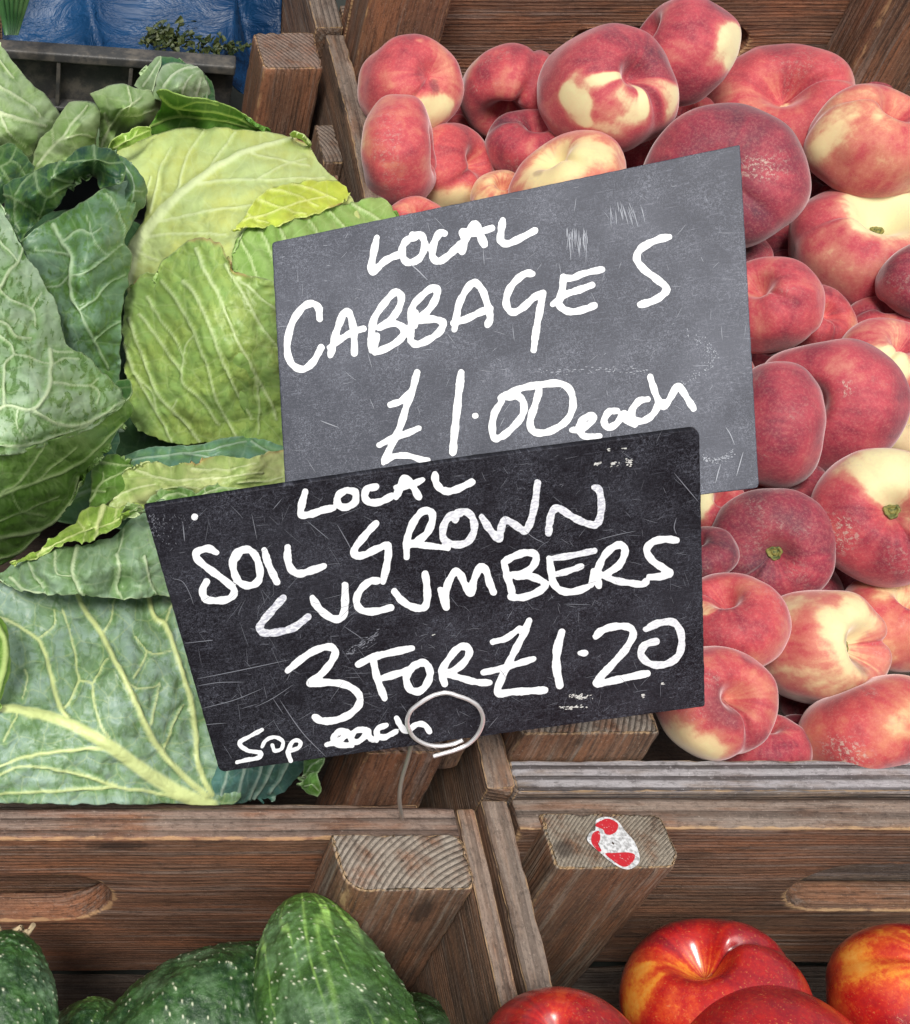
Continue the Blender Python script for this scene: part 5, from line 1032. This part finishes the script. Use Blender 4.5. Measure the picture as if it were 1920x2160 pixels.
# ---------------- dark curled cabbage
k5 = empty('cabbage', W(170, 560, -.08), 'dark green cabbage with a rolled-over glossy leaf, left of the yellow-green head', 'cabbage', 'cabbages packed in the crate')
heart(k5, 150, 640, -.075, .045, .045, .04)
leaf(k5, A((-200, 830), (-60, 800), (0, 792), (72, 786), (120, 820)), A((160, 870), (190, 925), (140, 1000)), A((-200, 1240), (-60, 1180), (10, 1120), (100, 1050)), A((-200, 1000)),
     zc(A, (-200, 830, 55), (72, 786, 62), (185, 925, 60), (100, 1050, 66), (-60, 1180, 50), (-200, 1240, 50), (0, 950, 74)), (.016, .055, .024), (.03, .08, .025), (.26, .38, .16),
     [(A((-100, 960), (0, 910), (60, 870), (90, 800)), 5, 2), (A((0, 910), (60, 990), (90, 1040)), 4, 2), (A((60, 870), (110, 900), (150, 960)), 3, 2)], .5, .002)
leaf(k5, A((20, 1010), (100, 965), (190, 925), (330, 868), (450, 800), (520, 788), (590, 815), (650, 860), (686, 905)), A((685, 950), (670, 990), (600, 1025)), A((115, 1330), (150, 1275), (215, 1215), (300, 1140), (380, 1040), (440, 985), (505, 965), (545, 1032)), A((10, 1100), (30, 1190), (70, 1260)),
     zc(A, (20, 1010, 78), (190, 925, 84), (450, 800, 80), (520, 788, 78), (650, 860, 80), (686, 930, 84), (600, 1025, 76), (545, 1030, 70), (500, 960, 72), (380, 1035, 70), (215, 1210, 66), (115, 1325, 62), (30, 1190, 70), (200, 1060, 98), (380, 920, 98), (540, 870, 100)), (.012, .048, .026), (.025, .075, .035), (.26, .38, .18),
     [(A((0, 1060), (80, 1090), (170, 1150), (225, 1195)), 5, 2), (A((190, 935), (215, 1030), (265, 1085), (340, 1040), (450, 1000), (500, 960)), 6, 3), (A((330, 870), (300, 960), (380, 1005), (420, 1000)), 5, 2), (A((512, 790), (520, 870), (508, 960)), 7, 3), (A((360, 880), (430, 880), (510, 870)), 4, 2), (A((265, 1085), (230, 1160), (215, 1210)), 4, 2), (A((80, 1090), (70, 1180), (110, 1260)), 4, 2), (A((520, 870), (600, 890), (670, 880)), 5, 2), (A((80, 1060), (130, 980), (190, 935)), 4, 2)], .6, .002, puck=.0018)
leaf(k5, A((555, 805), (600, 812), (650, 840), (720, 892), (770, 960)), A((805, 1020), (812, 1080), (790, 1140), (750, 1200)), A((640, 1260), (660, 1270), (700, 1262), (730, 1235)), A((640, 880), (660, 960), (640, 1060)),
     zc(A, (555, 805, 60), (650, 840, 66), (770, 960, 62), (812, 1080, 50), (740, 1230, 44), (650, 1260, 52), (650, 1000, 60), (730, 1040, 70), (650, 880, 68)), (.075, .145, .095), (.04, .10, .05), (.32, .42, .28),
     [(A((600, 830), (700, 920), (740, 1040), (720, 1160)), 4, 2), (A((740, 1040), (790, 1050)), 3, 2)], .35, .003, puck=.0016)
leaf(k5, A((112, 1325), (250, 1212), (400, 1143), (560, 1033), (650, 1000), (700, 985)), A((745, 1060), (735, 1200), (695, 1300), (700, 1350), (722, 1410), (716, 1500), (690, 1600), (675, 1720), (658, 1900), (660, 2000)), A((335, 2000), (430, 2060), (540, 2110), (650, 2110)), A((160, 1450), (240, 1600), (300, 1750), (320, 1880)),
     zc(A, (112, 1325, 64), (400, 1143, 72), (700, 985, 66), (735, 1200, 56), (722, 1410, 50), (690, 1600, 42), (660, 2000, 20), (560, 2100, 12), (335, 2000, 30), (200, 1500, 50), (400, 1500, 78), (550, 1300, 88), (520, 1750, 58)), (.125, .215, .14), (.08, .165, .075), (.36, .49, .29),
     [(A((290, 1230), (340, 1320), (385, 1400), (378, 1500), (390, 1620), (440, 1720), (520, 1870), (600, 2020)), 9, 5), (A((385, 1400), (300, 1375), (180, 1370)), 5, 2), (A((340, 1320), (430, 1250), (500, 1265), (560, 1240)), 5, 2), (A((590, 1060), (640, 1130), (690, 1240), (690, 1300)), 5, 2), (A((380, 1510), (500, 1480), (600, 1400), (680, 1330)), 5, 2), (A((430, 1700), (520, 1640), (600, 1560), (700, 1500)), 5, 2), (A((378, 1500), (320, 1560), (250, 1570)), 4, 2), (A((500, 1265), (540, 1340), (600, 1400)), 3, 2), (A((480, 1180), (500, 1265)), 3, 2), (A((520, 1870), (600, 1800), (670, 1760)), 4, 2)], .75, .003, ('t', 'r'), puck=.0016)
leaf(k5, B((630, 545), (655, 525), (705, 520), (722, 545)), B((725, 580), (715, 610)), B((640, 590), (665, 620), (690, 634)), B((632, 560)),
     zc(B, (630, 545, 40), (705, 520, 46), (722, 560, 50), (690, 634, 56), (650, 600, 40)), (.03, .09, .02), (.05, .13, .03), (.4, .5, .25), [], .3, .001)
# ---------------- big left cabbage
k6 = empty('cabbage', W(90, 900, -.08), 'large pale blue-green cabbage bulging in at the left edge, net of veins', 'cabbage', 'cabbages packed in the crate')
heart(k6, 10, 860, -.04, .055, .065, .07)
z6 = zc(A, (-250, 900, 70), (-80, 1050, 78), (60, 1230, 86), (200, 1480, 82), (340, 1740, 72), (420, 1915, 60), (580, 2040, 50), (700, 2185, 40), (722, 2260, 34), (600, 2440, 34), (450, 2640, 14), (350, 2820, 6), (200, 2960, -2), (0, 3110, -6), (-250, 3200, 0), (50, 1700, 112), (250, 2100, 112), (0, 2300, 120), (300, 2450, 90), (100, 2700, 72), (450, 2250, 86), (-250, 2000, 120))
leaf(k6, A((-250, 2500), (0, 2480), (250, 2420), (500, 2320), (700, 2190)), A((726, 2230), (715, 2290), (650, 2370), (600, 2450)), A((-250, 3200), (-60, 3130), (60, 3080), (200, 2960), (300, 2860), (370, 2780), (410, 2700), (430, 2640), (520, 2540)), A((-250, 2900)),
     dz(z6, -2), (.15, .26, .075), (.10, .21, .03), (.42, .54, .26),
     [(A((-100, 2960), (0, 2715), (100, 2655), (200, 2520), (250, 2440)), 7, 3), (A((-100, 2760), (60, 2690), (200, 2640), (380, 2575), (520, 2480), (680, 2320)), 8, 4), (A((-100, 2950), (150, 2925), (300, 2860), (410, 2720), (430, 2620)), 9, 5), (A((200, 2640), (300, 2560), (430, 2460)), 4, 2), (A((60, 2690), (120, 2800), (250, 2830)), 3, 2), (A((-50, 3080), (100, 3030), (220, 2930)), 5, 3), (A((0, 2860), (150, 2800), (330, 2720)), 3, 2)], .7, .002, ('r',), halo=.5)
leaf(k6, A((-250, 820), (-80, 1010), (0, 1125)), A((60, 1230), (150, 1390), (255, 1570), (330, 1720), (345, 1790), (375, 1865), (410, 1910), (480, 1950), (580, 2040), (650, 2115)), A((-250, 2530), (0, 2500), (150, 2475), (330, 2425), (480, 2360), (620, 2280), (700, 2190)), A((-250, 1500)),
     dz(z6, 2), (.30, .41, .27), (.20, .33, .15), (.52, .63, .38),
     [(A((275, 1910), (282, 1990), (275, 2050), (270, 2130), (180, 2240), (20, 2222), (-120, 2350)), 9, 7), (A((180, 2240), (300, 2310), (420, 2332), (540, 2290), (640, 2220), (695, 2190)), 8, 3), (A((282, 2090), (400, 2102), (490, 2108), (545, 2065)), 5, 2), (A((490, 2108), (545, 2140), (545, 2210)), 4, 2), (A((20, 2222), (22, 2100), (30, 1990), (85, 1935)), 7, 4), (A((85, 1935), (60, 1870), (-60, 1800)), 5, 3), (A((85, 1935), (160, 1950), (275, 1990)), 4, 2), (A((-100, 1680), (0, 1570), (50, 1485), (105, 1430)), 10, 5), (A((105, 1430), (130, 1360), (110, 1300)), 5, 2), (A((-60, 1740), (50, 1775), (95, 1830), (180, 1840)), 6, 3), (A((0, 1570), (80, 1640), (180, 1680), (200, 1780)), 4, 2), (A((-60, 1250), (20, 1330), (105, 1430)), 4, 2), (A((275, 1910), (330, 1925), (400, 1925)), 5, 3), (A((282, 1990), (360, 1960), (440, 1960)), 3, 2), (A((-100, 2440), (150, 2440), (330, 2390), (480, 2330), (640, 2240)), 5, 3), (A((100, 2240), (90, 2330), (150, 2400)), 3, 2), (A((180, 1680), (230, 1600)), 3, 2)], .85, .003, ('r', 'b'), puck=.0015)
leaf(k6, B((600, 800), (640, 770), (662, 780)), B((662, 850), (640, 915)), B((545, 960), (580, 950), (630, 930)), B((570, 880)),
     zc(B, (600, 800, 14), (662, 780, 6), (640, 920, -4), (545, 960, -4)), (.07, .17, .15), (.05, .13, .10), (.4, .5, .36), [(B((560, 930), (620, 860), (655, 790)), 4, 2)], .1, .002)
# ---------------- front cabbage
k7 = empty('cabbage', W(260, 1420, -.08), 'front cabbage with a broad grey-green leaf and thick yellow midrib against the plank', 'cabbage', 'cabbages packed in the crate')
heart(k7, 300, 1380, -.075, .06, .05, .04)
leaf(k7, B((640, 960), (700, 925), (800, 895), (900, 885), (1100, 870), (1200, 840), (1320, 825), (1420, 838), (1500, 865), (1580, 900)), B((1650, 940), (1700, 1000)), B((700, 1010), (900, 1010), (1200, 1010), (1500, 1020), (1700, 1040)), B((655, 980)),
     zc(B, (640, 960, -10), (900, 885, 4), (1320, 825, 14), (1580, 900, 10), (1700, 1040, 10), (1200, 1010, 20), (700, 1010, -5), (1200, 910, 26)), (.085, .19, .14), (.12, .24, .14), (.36, .48, .34),
     [(B((680, 960), (900, 930), (1150, 900), (1350, 850)), 4, 3), (B((1000, 920), (1200, 950), (1400, 990)), 4, 2), (B((1380, 850), (1450, 900), (1560, 940)), 5, 2)], .2, .003, ('t',))
leaf(k7, B((500, 985), (560, 940), (600, 922), (660, 935), (700, 965)), B((745, 1000), (700, 1080)), B((480, 1240), (520, 1235), (590, 1200), (680, 1130)), B((495, 1080), (483, 1160)),
     zc(B, (500, 985, 12), (600, 925, 14), (745, 1000, 10), (680, 1130, 14), (480, 1240, 4), (590, 1080, 28)), (.13, .25, .05), (.09, .20, .03), (.46, .58, .28),
     [(B((490, 1190), (560, 1080), (640, 1040), (740, 1000)), 5, 3), (B((520, 960), (620, 975), (720, 990)), 4, 2), (B((500, 1130), (580, 1140)), 4, 2), (B((560, 1080), (560, 1020)), 3, 2)], .3, .002)
leaf(k7, B((735, 1005), (790, 985), (850, 978), (1000, 985), (1080, 970), (1130, 948), (1190, 935), (1320, 952), (1440, 935), (1560, 905), (1700, 880)), B((1720, 950), (1700, 1050)), B((560, 1225), (700, 1240), (850, 1260), (1100, 1240), (1400, 1170), (1700, 1120)), B((680, 1040), (620, 1110), (580, 1170)),
     zc(B, (735, 1005, 24), (1000, 985, 30), (1190, 935, 34), (1560, 905, 30), (1720, 1000, 28), (1400, 1170, 24), (1000, 1240, 14), (560, 1225, 10), (650, 1080, 20), (1000, 1090, 44), (1350, 1030, 46)), (.42, .47, .19), (.30, .40, .12), (.58, .64, .36),
     [(B((745, 1010), (900, 1060), (1150, 1060), (1450, 1030)), 5, 3), (B((600, 1180), (720, 1120), (850, 1090)), 5, 2), (B((1050, 1000), (1200, 1010), (1400, 980)), 4, 2), (B((1300, 1090), (1450, 1080), (1560, 1050)), 4, 2), (B((850, 1130), (980, 1110), (1100, 1120)), 4, 2)], .15, .004, ('t', 'l'), jag=2.6, brown='t', puck=.0018, halo=.5)
leaf(k7, B((800, 1190), (850, 1140), (930, 1112), (1010, 1115), (1080, 1130), (1150, 1090), (1260, 1070), (1380, 1075), (1450, 1100)), B((1560, 1150), (1600, 1220)), B((820, 1260), (1000, 1300), (1300, 1300), (1600, 1280)), B((800, 1230)),
     zc(B, (800, 1190, 30), (950, 1110, 38), (1260, 1070, 36), (1450, 1100, 30), (1600, 1250, 20), (1000, 1300, 20), (1000, 1190, 50), (1250, 1180, 46)), (.17, .29, .10), (.11, .22, .06), (.50, .60, .34),
     [(B((830, 1200), (930, 1140), (1020, 1150)), 4, 2), (B((1060, 1180), (1200, 1110), (1400, 1110)), 5, 2), (B((1120, 1100), (1140, 1180)), 3, 2), (B((1250, 1080), (1260, 1160)), 3, 2)], .3, .003, ('t',), puck=.0024)
leaf(k7, Cc((-200, 300), (-60, 300), (0, 330), (200, 360), (500, 390), (800, 390), (1000, 380)), Cc((1120, 700), (1240, 1100), (1300, 1350), (1320, 1500)), Cc((-200, 1545), (0, 1547), (400, 1550), (800, 1550), (1100, 1552), (1280, 1550)), Cc((-200, 900)),
     zc(Cc, (-200, 300, 26), (500, 390, 30), (1000, 380, 30), (1240, 1100, 12), (1300, 1500, -14), (1160, 1540, -16), (800, 1560, -5), (400, 1560, 4), (-200, 1560, 6), (0, 1350, 24), (400, 1200, 30), (100, 700, 8), (60, 1000, 22), (600, 800, 42), (900, 900, 36), (1000, 1300, 8)), (.25, .36, .29), (.20, .31, .19), (.60, .68, .28),
     [(Cc((-150, 1000), (0, 1020), (150, 1042), (350, 1095), (550, 1195), (750, 1335), (950, 1470), (1150, 1560)), 17, 40), (Cc((0, 520), (100, 570), (200, 640), (232, 690), (270, 790), (292, 900), (330, 1010), (370, 1075)), 6, 12), (Cc((425, 400), (470, 490), (560, 620), (650, 800), (740, 980), (800, 1110), (870, 1240), (980, 1370), (1130, 1500)), 11, 15), (Cc((808, 400), (850, 520), (910, 570), (980, 760), (1040, 960), (1070, 1150), (1090, 1350), (1160, 1490)), 10, 13),
      (Cc((430, 865), (500, 885), (515, 980), (550, 1110), (600, 1180)), 5, 5), (Cc((430, 865), (412, 740), (385, 620), (340, 480)), 5, 3), (Cc((430, 865), (390, 960), (350, 1020)), 5, 4), (Cc((560, 1240), (350, 1258), (150, 1285), (0, 1345), (-100, 1400)), 9, 5), (Cc((1020, 1535), (850, 1485), (600, 1462), (300, 1478), (-50, 1495)), 8, 5), (Cc((640, 1455), (450, 1392), (250, 1352), (100, 1345), (-30, 1410)), 8, 4),
      (Cc((905, 565), (930, 480), (960, 420)), 5, 3), (Cc((560, 620), (610, 520), (625, 420)), 4, 2), (Cc((510, 880), (570, 760), (620, 730)), 4, 2), (Cc((740, 850), (790, 760), (800, 700), (740, 620)), 4, 2), (Cc((800, 700), (870, 720), (950, 700)), 3, 2), (Cc((680, 870), (760, 910), (850, 905), (880, 880)), 4, 2), (Cc((830, 1110), (860, 980), (880, 890)), 5, 2), (Cc((900, 1250), (960, 1100), (1020, 1000)), 5, 2), (Cc((130, 800), (150, 860), (120, 960)), 4, 2), (Cc((200, 640), (290, 560), (300, 480)), 4, 2), (Cc((20, 1200), (60, 1120), (100, 1050)), 4, 2)], .45, .003, ('t',), n=260, puck=.0017)
leaf(k7, Cc((-60, 280), (20, 265), (100, 222), (260, 160), (400, 125), (520, 118), (640, 60), (720, -20), (800, -90), (900, -120)), Cc((1000, 60), (1060, 250)), Cc((20, 330), (100, 370), (200, 392), (300, 398), (500, 415), (700, 420), (920, 408), (1080, 400)), Cc((-50, 300)),
     zc(Cc, (-60, 285, 30), (100, 225, 38), (400, 125, 46), (640, 60, 48), (900, -110, 42), (1060, 250, 40), (920, 405, 44), (700, 420, 54), (500, 415, 56), (300, 398, 50), (100, 370, 38), (20, 330, 32), (500, 260, 74), (750, 200, 70), (250, 290, 58), (670, 360, 54)), (.25, .37, .25), (.20, .32, .16), (.58, .69, .42),
     [(Cc((420, 130), (405, 210), (400, 300), (430, 370), (460, 412)), 9, 6), (Cc((300, 160), (302, 240), (320, 290), (400, 295)), 5, 3), (Cc((640, 180), (660, 270), (645, 350), (665, 415)), 6, 4), (Cc((800, 180), (815, 280), (830, 340), (860, 408)), 5, 4), (Cc((50, 300), (130, 370), (250, 395)), 6, 3), (Cc((680, 40), (640, 180)), 4, 2), (Cc((150, 220), (180, 300), (230, 370)), 4, 2)], .35, .003, ('b', 'l'), puck=.0017)
leaf(k7, B((60, 1530), (200, 1450), (350, 1340), (420, 1270), (480, 1228), (560, 1214), (640, 1214), (700, 1206), (745, 1192), (795, 1200)), B((770, 1230), (720, 1235)), B((75, 1534), (180, 1490), (280, 1440), (380, 1412), (450, 1420), (515, 1402), (530, 1380), (640, 1330), (685, 1270)), B((66, 1533)),
     zc(B, (60, 1530, 44), (350, 1340, 56), (560, 1214, 62), (745, 1192, 64), (700, 1250, 66), (530, 1390, 66), (380, 1410, 60), (200, 1480, 52), (500, 1310, 76)), (.30, .42, .08), (.22, .36, .05), (.62, .68, .30),
     [(B((570, 1215), (545, 1290), (520, 1400)), 14, 5), (B((200, 1470), (380, 1380), (540, 1330), (680, 1260)), 4, 2), (B((420, 1290), (460, 1350), (450, 1410)), 3, 2), (B((640, 1220), (630, 1280)), 3, 2)], .3, .003, ('t', 'b'), jag=2.4, halo=.3)
leaf(k7, B((690, 1240), (715, 1200), (745, 1190), (790, 1200)), B((795, 1215)), B((680, 1290), (720, 1260), (790, 1240)), B((685, 1260)),
     zc(B, (690, 1240, 70), (745, 1190, 74), (795, 1210, 68), (700, 1290, 66), (745, 1225, 80)), (.20, .32, .10), (.13, .25, .06), PALE, [(B((700, 1250), (750, 1215), (785, 1215)), 4, 2)], .2, .002)
leaf(k7, Cc((1120, 1290), (1300, 1270), (1500, 1240), (1700, 1180)), Cc((1690, 1300), (1640, 1400), (1560, 1480)), Cc((1140, 1550), (1250, 1552), (1350, 1545), (1480, 1520)), Cc((1130, 1420)),
     zc(Cc, (1120, 1290, 0), (1500, 1240, 2), (1700, 1180, -10), (1560, 1480, -34), (1480, 1520, -36), (1140, 1550, -22), (1350, 1400, 2)), (.085, .20, .18), (.05, .13, .12), (.40, .52, .42),
     [(Cc((1360, 1250), (1330, 1400), (1300, 1520)), 7, 6), (Cc((1460, 1250), (1430, 1380), (1370, 1530)), 6, 5), (Cc((1540, 1250), (1490, 1380), (1400, 1530)), 6, 5), (Cc((1270, 1270), (1240, 1400), (1200, 1540)), 5, 6), (Cc((1620, 1240), (1560, 1380), (1480, 1500)), 5, 4)], .2, .001, ('r',), halo=.2)
leaf(k7, Cc((1660, 1300), (1690, 1285), (1730, 1280), (1768, 1290)), Cc((1760, 1330), (1735, 1370)), Cc((1640, 1420), (1665, 1400), (1700, 1372)), Cc((1650, 1360)),
     zc(Cc, (1660, 1300, -12), (1768, 1290, -6), (1735, 1370, -6), (1650, 1410, -16)), (.10, .22, .06), (.06, .15, .03), (.4, .52, .3), [(Cc((1660, 1400), (1700, 1340), (1750, 1300)), 5, 2)], .2, .002)
leaf(k7, Cc((1645, 1440), (1690, 1380), (1738, 1365)), Cc((1760, 1430), (1762, 1480)), Cc((1640, 1465), (1690, 1500), (1740, 1512)), Cc((1640, 1452)),
     zc(Cc, (1645, 1440, -14), (1738, 1365, -6), (1760, 1470, -12), (1740, 1512, -16), (1690, 1450, -4)), (.10, .23, .05), (.07, .18, .03), (.4, .52, .3), [(Cc((1660, 1450), (1710, 1440), (1750, 1480)), 4, 2)], .2, .001)
leaf(k7, Cc((-120, 300), (0, 420), (60, 480), (260, 540)), Cc((330, 800), (300, 1000)), Cc((-120, 1100), (100, 1060), (280, 1060)), Cc((-120, 700)),
     zc(Cc, (-120, 300, -6), (260, 540, -6), (280, 1060, -10), (-120, 1100, -14), (100, 800, -4)), (.085, .19, .12), (.06, .14, .08), (.3, .42, .28), [(Cc((60, 500), (140, 700), (100, 950)), 5, 3)], .1, .002)
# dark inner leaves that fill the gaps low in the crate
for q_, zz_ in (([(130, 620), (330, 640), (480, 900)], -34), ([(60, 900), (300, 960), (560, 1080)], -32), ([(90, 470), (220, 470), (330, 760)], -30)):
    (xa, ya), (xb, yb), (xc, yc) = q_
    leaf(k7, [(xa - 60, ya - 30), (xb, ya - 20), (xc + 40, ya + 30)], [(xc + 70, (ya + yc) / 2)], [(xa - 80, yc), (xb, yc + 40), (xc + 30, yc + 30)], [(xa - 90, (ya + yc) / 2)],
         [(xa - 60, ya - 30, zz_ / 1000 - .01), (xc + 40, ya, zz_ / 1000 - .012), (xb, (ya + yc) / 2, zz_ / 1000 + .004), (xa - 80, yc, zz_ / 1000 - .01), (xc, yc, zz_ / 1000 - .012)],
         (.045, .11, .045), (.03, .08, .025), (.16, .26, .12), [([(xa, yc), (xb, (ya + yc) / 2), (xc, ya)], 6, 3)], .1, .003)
# ---------------- leaf of a cabbage outside the frame, lower left
k8 = empty('cabbage', W(-20, 1390, -.02), 'sliver of a dark leaf with a bright green edge at the left border, lower down', 'cabbage', 'cabbages packed in the crate')
leaf(k8, Cc((-200, 380), (-80, 440), (0, 510)), Cc((45, 590), (64, 700), (56, 850), (25, 950)), Cc((-200, 1130), (-80, 1090), (0, 1000)), Cc((-200, 700)),
     zc(Cc, (-200, 380, 50), (0, 510, 46), (64, 720, 44), (0, 1000, 30), (-200, 1130, 30), (-80, 750, 60)), (.20, .34, .06), (.10, .22, .03), (.45, .58, .2), [(Cc((-60, 500), (35, 700), (-20, 980)), 14, 12)], .3, .001)
# ================================================================== behind: plastic crate, blue sheet, herbs
mk = NT('grey_plastic'); g = mk.n('TexCoord').outputs['Object']; n_ = mk.noise(g, 70., 4, .7); n5 = mk.noise(g, 600., 3, .6)
mk.P(Base_Color=mk.mix(mk.ss(n_, .42, .68), (.042, .042, .041), (.11, .098, .082)), Roughness=mk.ss(n5, .3, .7, .42, .65), Normal=mk.bump(n5, .3, .0005)); PLAS = mk.m
def solid(name, x0, x1, y0, y1, z0, z1, mat, parent, r=.0012, label=None, kind=None):
    o = board(name, x0, x1, y0, y1, z0, z1, 'x', 'brown', parent, r=r, step=.02, chip=0.0, label=label); o.data.materials[0] = mat
    if kind: o['kind'] = kind
    return o
k9 = empty('plastic_crate', (0, .934, 0), 'dark grey ribbed plastic crate lined with blue sheeting behind the cabbages', 'plastic crate')
ax0, ay0 = W(20, 100, .0)[0], W(20, 100, .0)[1]
YR = .934
solid('rim', -.22, .176, YR, YR + .016, .0, .008, PLAS, k9, .002)
solid('lower_flange', -.22, .176, YR, YR + .012, -.042, -.038, PLAS, k9, .001)
solid('front_wall', -.22, .176, YR + .012, YR + .016, -.0415, .001, PLAS, k9, .0008)
for k in range(9): solid('rib', -.175 + k * .0545 + (.0 if k < 6 else -.003), -.172 + k * .0545 + (.0 if k < 6 else -.003), YR + .0008, YR + .0125, -.16, .0005, PLAS, k9, .0006)
solid('bottom_rail', -.22, .176, YR, YR + .012, -.16, -.15, PLAS, k9, .001)
solid('side_wall', .168, .176, YR + .02, 1.2, -.16, -.035, PLAS, k9, .001)
solid('back_wall', -.22, .176, 1.205, 1.213, -.16, -.03, PLAS, k9, .001)
k9.rotation_euler.z = rad(-7); k9.location.z = -.013
mk = NT('blue_plastic'); g = mk.n('TexCoord').outputs['Object']; n_ = mk.noise(g, 9., 3, .6)
mk.P(Base_Color=mk.mix(mk.ss(n_, .35, .65), (.002, .024, .075), (.004, .046, .130)), Roughness=.42, Normal=mk.bump(mk.noise(mk.vscale(g, (22, 40, 40)), 1., 5, .6, 1.0), .8, .008))
mk.b.inputs['Specular IOR Level'].default_value = .4; BLUE = mk.m
nx, ny = 190, 170; u, v = np.meshgrid(np.linspace(-.30, .2205, nx), np.linspace(.0, .60, ny), indexing='xy')
v = .9515 - .123 * u + v; v0 = v - (.9515 - .123 * u)
zb = -.045 + .35 * sstep(0, .34, v0) * .8 + .012 * fbm(np.stack([u * 7, v * 5, u * 0], -1), 3, 3)
def ridge(cx, cy, dx, dy, w_, h_):
    L = math.hypot(dx, dy); d = np.abs((u - cx) * dy / L - (v - cy) * dx / L + .012 * noise3(np.stack([u * 14, v * 14, u * 0], -1), 8)); return h_ * np.exp(-d / w_)
zb = zb + ridge(.06, 1.1, .04, -.3, .012, .02) + ridge(.16, 1.1, .12, -.35, .014, -.03) + ridge(.02, 1.1, .25, .5, .010, .016) + ridge(.12, 1.05, .5, -.1, .01, .012) + ridge(.2, 1.1, -.1, -.5, .012, .018) + ridge(.1, 1.2, .3, -.6, .01, -.02)
o = mesh_obj('blue_sheet', np.stack([u, v, zb], -1).reshape(-1, 3), grid_faces(ny, nx), BLUE, None, None, True)
tag(o, 'crumpled shiny blue plastic sheet at the top left, beyond the grey crate', 'plastic sheet')
solid_mod = o.modifiers.new('thickness', 'SOLIDIFY'); solid_mod.thickness = .0006
mk = NT('herb_leaf'); g = mk.attr('gc', True); mk.P(Base_Color=mk.mix(mk.ss(mk.noise(g, 80., 2), .35, .65), (.018, .035, .009), (.06, .075, .018)), Roughness=.55); HERB = mk.m
rs = np.random.RandomState(4)
def sprigs(name, cen, spread, count, size, label):
    Vs, Fs, G = [], [], []; n0 = 0
    for k in range(count):
        c = np.array(cen) + rs.normal(size=3) * np.array(spread); a = rs.normal(size=3); a /= np.linalg.norm(a); b = np.cross(a, rs.normal(size=3)); b /= np.linalg.norm(b); nn = np.cross(a, b)
        s = size * rs.uniform(.5, 1.3); m_ = 9; ph = np.linspace(0, 2 * math.pi, m_, endpoint=False)
        rr = s * (1 + .35 * np.sin(ph * 3 + rs.uniform(0, 6)))
        ring = c + rr[:, None] * (np.cos(ph)[:, None] * a + .7 * np.sin(ph)[:, None] * b) + nn * (.25 * s * np.cos(ph * 2))[:, None]
        V = np.vstack([c + nn * s * .25, ring]); Vs.append(V); G.append(V + k * .03)
        Fs += [(n0, n0 + 1 + j, n0 + 1 + (j + 1) % m_) for j in range(m_)]; n0 += m_ + 1
    o = mesh_obj(name, np.concatenate(Vs), Fs, HERB, None, dict(gc=np.concatenate(G)), False); tag(o, label, 'herbs', None, 'stuff')
sprigs('leafy_herbs', W(345, 78, -.012), (.009, .008, .003), 150, .0032, 'wilted leafy green herbs lying on the blue sheet behind the plastic crate')
sprigs('leafy_herbs', W(450, 98, -.018), (.014, .006, .002), 110, .0028, 'darker low herb sprigs right of the wilted ones')
sprigs('leafy_trimmings', W(135, 165, -.03) + np.array([0, .05, -.03]), (.02, .012, .008), 110, .008, 'green trimmings seen through the ribs of the plastic crate')
mk = NT('onion_green'); g = mk.n('TexCoord').outputs['Object']; mk.P(Base_Color=mk.mix(mk.ss(mk.noise(g, 30., 2), .4, .6), (.03, .10, .03), (.10, .20, .07)), Roughness=.4); ONI = mk.m
oe = empty('spring_onions', PD(22, 70, .99), 'bunch of upright spring onion leaves in the top left corner', 'spring onions')
for k in range(6):
    b0 = PD(14 + k * 4, 72, 1.0 + .004 * k); q = np.array([b0 + np.array([(k - 2) * .0012 * j, .002 * j, .013 * j]) for j in range(8)])
    tube('stalk', q, np.linspace(.0018, .0042, 8), ONI, oe, 10)
solid('wooden_stake', PD(0, 60, .99)[0] - .03, PD(7, 60, .99)[0], .985, 1.0, -.1, .16, WOOD['brown'], None)
o = bpy.data.objects['wooden_stake']; tag(o, 'thin wooden stake at the very top left corner', 'stake')
# ground under the stall
mk = NT('grey_paving'); g = mk.n('TexCoord').outputs['Object']; mk.P(Base_Color=mk.mix(mk.ss(mk.noise(g, 30., 5, .7), .3, .7), (.09, .085, .08), (.16, .15, .14)), Roughness=.9); PAV = mk.m  # same mottled grey over the whole ground
me = bpy.data.meshes.new('ground'); me.from_pydata([(-30, -30, -.75), (30, -30, -.75), (30, 30, -.75), (-30, 30, -.75)], [], [(0, 1, 2, 3)]); me.materials.append(PAV)
gr = bpy.data.objects.new('ground', me); COL.objects.link(gr); gr['kind'] = 'structure'
mk = NT('stall_cloth'); g = mk.n('TexCoord').outputs['Object']; mk.P(Base_Color=(.03, .035, .03), Roughness=.9); CLO = mk.m
tb = solid('stall_table', -.6, 1.3, -.12, 1.7, -.215, -.19, CLO, None); tag(tb, 'dark cloth-covered stall table under the crates', 'table')
